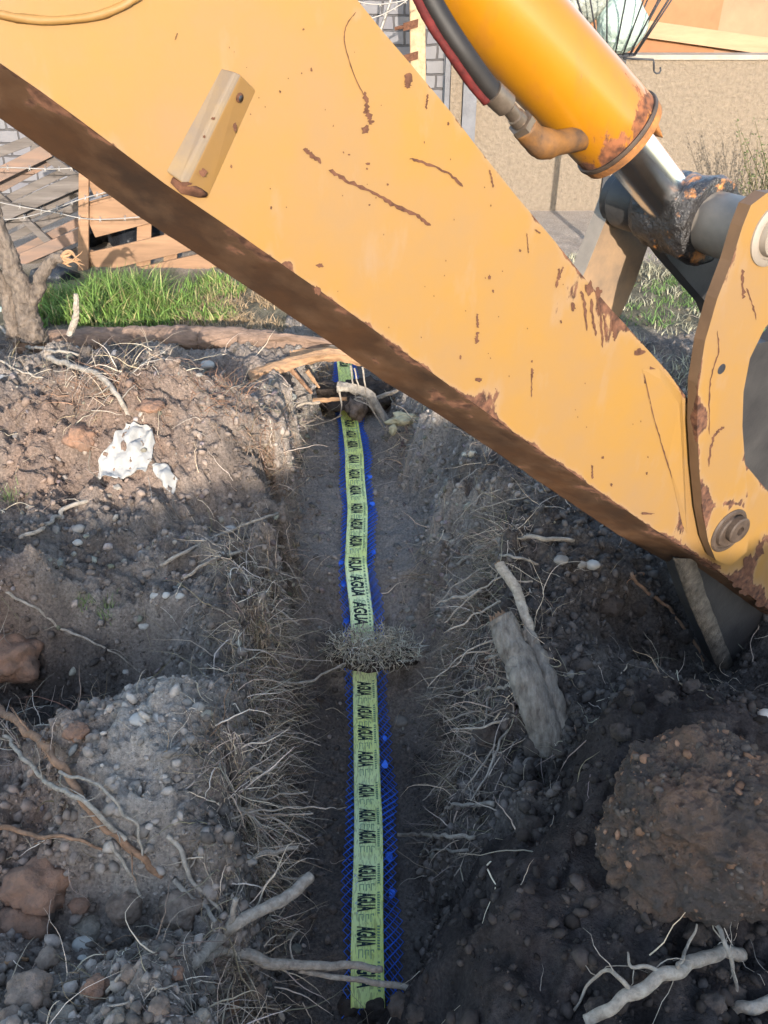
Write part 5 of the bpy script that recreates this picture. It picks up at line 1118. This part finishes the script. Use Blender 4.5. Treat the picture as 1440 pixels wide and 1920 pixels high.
wb.tube([cc_ + Vector((-RB2, 0, 0)), cc_ + Vector((RB2, 0, 0))], .006, 5); wb.tube([cc_ + Vector((0, -RB2 * .75, 0)), cc_ + Vector((0, RB2 * .75, 0))], .006, 5)
wb.build('wire_frame', M['iron'], BK)
hk = MB(); hk.tube([Vector((pb.x, yk - .01, cz_ - .012)), PY(1225, 112, yk - .01), PY(1226, 118, yk - .01), PY(1226, 132, yk - .01)] , .007, 6); hk.tube([PY(a, b, yk - .01) for a, b in [(1226, 130), (1227, 135), (1231, 138), (1236, 137), (1239, 132), (1238, 126)]], .006, 6); hk.build('hook', M['iron'], BK)
def bag(c, rx, rz, mt, label, seed, knot=True):
    bm = bmesh.new(); bmesh.ops.create_icosphere(bm, subdivisions=5, radius=1); s_ = Vector((seed * 2.1, 0, 0))
    for v in bm.verts:
        q = v.co.copy(); t = (q.z + 1) / 2; w_ = 1.0 - .55 * max(0, t - .55) / .45 ; k = 1 + .12 * mnoise.noise(q * 1.6 + s_) + .10 * abs(mnoise.noise(Vector((q.x * 4, q.y * 4, q.z * 2)) + s_)) + .03 * mnoise.noise(q * 9 + s_)
        v.co = Vector((q.x * rx * w_ * k, q.y * rx * .8 * w_ * k, q.z * rz)) + c
    me = bpy.data.meshes.new('rubbish_bag'); bm.to_mesh(me); bm.free(); o = link('rubbish_bag', me, mt); tag(o, label, 'rubbish bag')
    e = MB()
    for sx in (-1, 1):
        e.tube(crom([c + Vector((sx * .02, 0, rz * .9)), c + Vector((sx * .05, 0, rz * 1.15)), c + Vector((sx * .10, -.02, rz * 1.35))], 4), [.035, .034, .033, .032, .03, .028, .025, .02, .012], 8, rough=.3, seed=seed)
    e.build('tied_ear', mt, o); return o
pbag = PY(1160, 62, yk + .1); bag(Vector((PY(1163, 60, yk + .1).x, yk + .08, cz_ + .205)), .165, .20, M['plastic_white'], 'pale greenish white rubbish bag tied in the wire basket', 3)
bag(Vector((PY(1085, 60, yk + .1).x, yk + .14, cz_ + .33)), .17, .17, M['plastic_grey'], 'translucent grey rubbish bag left of the pale one in the basket', 4)

# leaning post with hinges, wires
pw = MB(); yp = 6.9; a_ = PY(775, -80, yp); b_2 = PY(790, 520, yp)
pw.plank(Vector((a_.x, yp, 2.4)), Vector((b_2.x - .02, yp, -.1)), Vector((.12, 0, 0)), Vector((0, .09, 0)), jit=.01); po = pw.build('wooden_post', M['raw_wood'], smooth=False, bevel=.012); tag(po, 'sunlit wooden post with rusty straps before the block wall', 'post')
for pyy in (45, 105):
    q = MB(); a = PY(756, pyy + 6, yp - .02); q.plank(a, PY(784, pyy - 2, yp - .02), Vector((0, 0, .05)), Vector((0, .015, 0))); q.tube([PY(757, pyy + 5, yp - .02), PY(740, pyy + 9, yp - .02)], .012, 8); q.build('strap', M['rust'], po, smooth=False)
q = MB(); q.tube([PY(740, -60, 6.6), PY(733, 0, 6.6), PY(716, 50, 6.6), PY(690, 130, 6.6)], .012, 8); tag(q.build('pale_rod', M['wire'], smooth=True), 'pale thin rod leaning left of the strapped wooden post', 'rod')

# pallets
def pallet_boards(T, Y, parent, spec, name='board'):
    for i, (x0, y0, x1, y1, wpx, dy, mt_, *nm) in enumerate(spec):
        a = PY(x0, y0, Y + dy); b = PY(x1, y1, Y + dy); d = (b - a).normalized(); wv = Vector((-d.z, 0, d.x)); wv = wv * (wpx * (a.y * CP - (a.z - CZ) * SP) / FPX)
        q = MB(); q.plank(a, b, wv, Vector((0, .024, 0)), jit=.004); o = fixn(q.build(nm[0] if nm else name, M[mt_], parent, smooth=False, bevel=.003))
YP = 5.75
pc_ = PY(270, 520, YP); CR = tag(empty('wooden_crate', (pc_.x, YP, 0)), 'light wooden slatted crate side standing behind the tall grass', 'crate')
pallet_boards('x', YP, CR, [
    (157, 300, 155, 540, 20, -.03, 'pine', 'corner_post'), (168, 470, 168, 535, 12, .03, 'pine', 'corner_post'),
    (170, 352, 330, 300, 34, 0, 'pine'), (168, 390, 330, 345, 22, .012, 'pine'), (166, 418, 330, 374, 56, 0, 'pine'),
    (170, 494, 470, 424, 38, 0, 'pine'), (262, 518, 520, 460, 30, 0, 'pine'), (170, 505, 300, 540, 24, .05, 'pine'),
    (272, 380, 268, 530, 26, .04, 'pine', 'upright'), (322, 380, 318, 520, 26, .04, 'pine', 'upright'), (392, 380, 388, 520, 24, .04, 'pine', 'upright'), (160, 530, 520, 520, 30, .06, 'pine')])
pg = PY(60, 520, YP + .15); PG = tag(empty('old_pallet', (pg.x, YP + .15, 0)), 'old weathered grey pallet leaning at an angle on the left', 'pallet')
pallet_boards('x', YP + .15, PG, [
    (-40, 346, 90, 282, 21, -.05, 'warm_wood'), (-40, 422, 156, 334, 25, -.05, 'grey_wood'), (-20, 512, 156, 436, 21, -.05, 'warm_wood'),
    (-10, 362, 140, 500, 15, .0, 'grey_wood', 'runner'), (60, 275, 160, 345, 16, .0, 'grey_wood', 'runner'), (-60, 420, 60, 540, 15, .0, 'grey_wood', 'runner'),
    (-40, 300, 60, 262, 16, .06, 'grey_wood'), (-40, 372, 105, 295, 17, .06, 'warm_wood'), (-40, 400, 130, 318, 14, .06, 'grey_wood'), (-40, 450, 160, 352, 15, .06, 'grey_wood'), (-40, 476, 160, 380, 14, .06, 'grey_wood'), (0, 488, 165, 408, 15, .06, 'warm_wood'), (10, 515, 165, 430, 16, .06, 'grey_wood'), (30, 530, 165, 462, 14, .06, 'grey_wood')])
# black sheeting piled behind the crate
def sheet(name, poly, Y, mt, label, cat, seed, dep=.12, sp=12, slope=0):
    v2, f = fill(poly, sp, .2, seed); vs = []
    for a, b in v2: vs.append(tuple(PY(a, b, Y + dep * mnoise.noise(Vector((a / 45, b / 30, seed))) + dep * .4 * abs(mnoise.noise(Vector((a / 14, b / 18, seed + 3)))) - slope * (b - poly[0][1]) / 100)))
    me = bpy.data.meshes.new(name); me.from_pydata(vs, [], f); me.update(); o = link(name, me, mt); o.modifiers.new('s', 'SOLIDIFY').thickness = .004; return tag(o, label, cat)
sheet('plastic_sheet', [(150, 400), (200, 370), (300, 350), (420, 370), (520, 440), (540, 540), (150, 560)], YP + .45, M['plastic_black'], 'black plastic sheeting heaped behind the slatted crate', 'plastic sheet', 3, .25)
sheet('plastic_sheet', [(58, 505), (100, 495), (150, 512), (150, 565), (100, 575), (40, 590)], 5.45, M['plastic_black'], 'crumpled black plastic sheet beside the forked stump', 'plastic sheet', 4, .15)
sheet('plastic_sheet', [(-30, 575), (10, 575), (30, 592), (40, 612), (0, 618), (-30, 612)], 4.9, M['plastic_white'], 'pale blue white plastic at the foot of the stump, left edge', 'plastic sheet', 5, .06)
q = MB(); q.plank(PY(60, 580, 5.2), PY(118, 556, 5.2), Vector((0, .0, .045)), Vector((0, .03, 0))); tag(q.build('board', M['grey_wood'], smooth=False), 'short pale board lying by the black plastic', 'board')
# barbed wire strands
def wirep(pts, label, Y=5.4, barbs=True, seed=1):
    P = crom([PY(a, b, Y) for a, b in pts], 14); mb = MB(); mb.tube(P, .0042, 6)
    d0 = 0
    for i in range(3, len(P) - 3, 7):
        p = P[i]
        for s_ in (-1, 1): mb.tube([p + Vector((.006 * s_, -.012, -.014)), p + Vector((-.006 * s_, .01, .016))], .0022, 4)
    tag(mb.build('barbed_wire', M['wire']), label, 'barbed wire', 'barbed wire strands by the pallets')
wirep([(-60, 415), (30, 410), (95, 394), (150, 374), (200, 360), (300, 330)], 'strand of barbed wire rising to the right across the pallets')
wirep([(-60, 365), (20, 384), (100, 398), (170, 411), (260, 407), (340, 396)], 'strand of barbed wire sagging across the crate')
wirep([(-60, 312), (40, 315), (100, 317), (150, 313), (220, 300)], 'upper strand of barbed wire over the old pallet')
wirep([(640, -6), (700, 8), (760, 0), (800, -20)], 'strand of barbed wire at the top beside the wooden post', Y=6.4)
wirep([(660, 40), (710, 30), (752, 8), (790, -20)], 'second strand of barbed wire at the top, just below the first', Y=6.4)
# shrub at right edge
SH_ = tag(empty('shrub', PY(1430, 420, 6.6)), 'sparse twiggy shrub against the stucco wall at the right edge', 'shrub')
tw_ = MB(); lf = MB(); base = PY(1450, 455, 6.6); base.z = 0.02
for i in range(60):
    tip = PY(R.uniform(1380, 1560), R.uniform(225, 380), 6.6 + R.uniform(-.25, .25)); m_ = base.lerp(tip, .5) + Vector((R.uniform(-.08, .08), R.uniform(-.08, .08), -.05))
    C = crom([base + Vector((R.uniform(-.1, .1), R.uniform(-.05, .05), 0)), m_, tip], 6); tw_.tube(C, [.007 * (1 - j / len(C) * .75) for j in range(len(C))], 4)
    for j in range(4, len(C)):
        for _ in range(3):
            p = C[j] + Vector((R.uniform(-.02, .02), R.uniform(-.02, .02), R.uniform(-.02, .02))); d = Vector((R.uniform(-1, 1), R.uniform(-1, 1), R.uniform(0, 1.5))).normalized() * .028; s_ = d.orthogonal().normalized() * .006
            lf.add([p, p + d * .5 + s_, p + d, p + d * .5 - s_], [(0, 1, 2, 3)])
tw_.build('twigs', M['shrub'], SH_); lf.build('leaves', M['leaf'], SH_, smooth=False)
# small weeds
for i, (a, b, s_) in enumerate([(198, 1140, 1), (20, 930, 1.3), (935, 985, .8), (160, 1125, .7)]):
    p = G(a, b + 8); n = 40; x = p.x + NR.normal(size=n) * .02 * s_; y = p.y + NR.normal(size=n) * .02 * s_
    gc = np.array([.16, .22, .08]) * NR.uniform(.6, 1.4, (n, 1)); o = blades('weed', x, y, NR.uniform(.02, .06, n) * s_, NR.uniform(.001, .002, n), gc, 1)
    tag(o, ['small green weed on the bench above the dark hollow', 'faded weed tuft on the red slope at the left edge', 'green sprig at the top of the right bank', 'tiny weed left of the one above the dark hollow'][i], 'weed')
# unseen wall added behind the viewer to keep low sun off the near ground
hd = Vector((.12, -1, 0)).normalized(); hc = Vector((.5, 2.0, 0)) + hd * 8; side = Vector((-hd.y, hd.x, 0))
q = MB(); tops = [hc + side * t + Vector((0, 0, .36 + 8 * .268 + R.uniform(-.17, .10))) for t in np.arange(-7, 7.01, .3)]; q.prism([hc + side * 7 - Vector((0, 0, .2)), hc - side * 7 - Vector((0, 0, .2))] + tops, hd * .2); tag(fixn(q.build('added_sun_blocker', M['stucco'], smooth=False)), 'long unseen sun blocker with a jagged top added behind the viewer', 'wall')
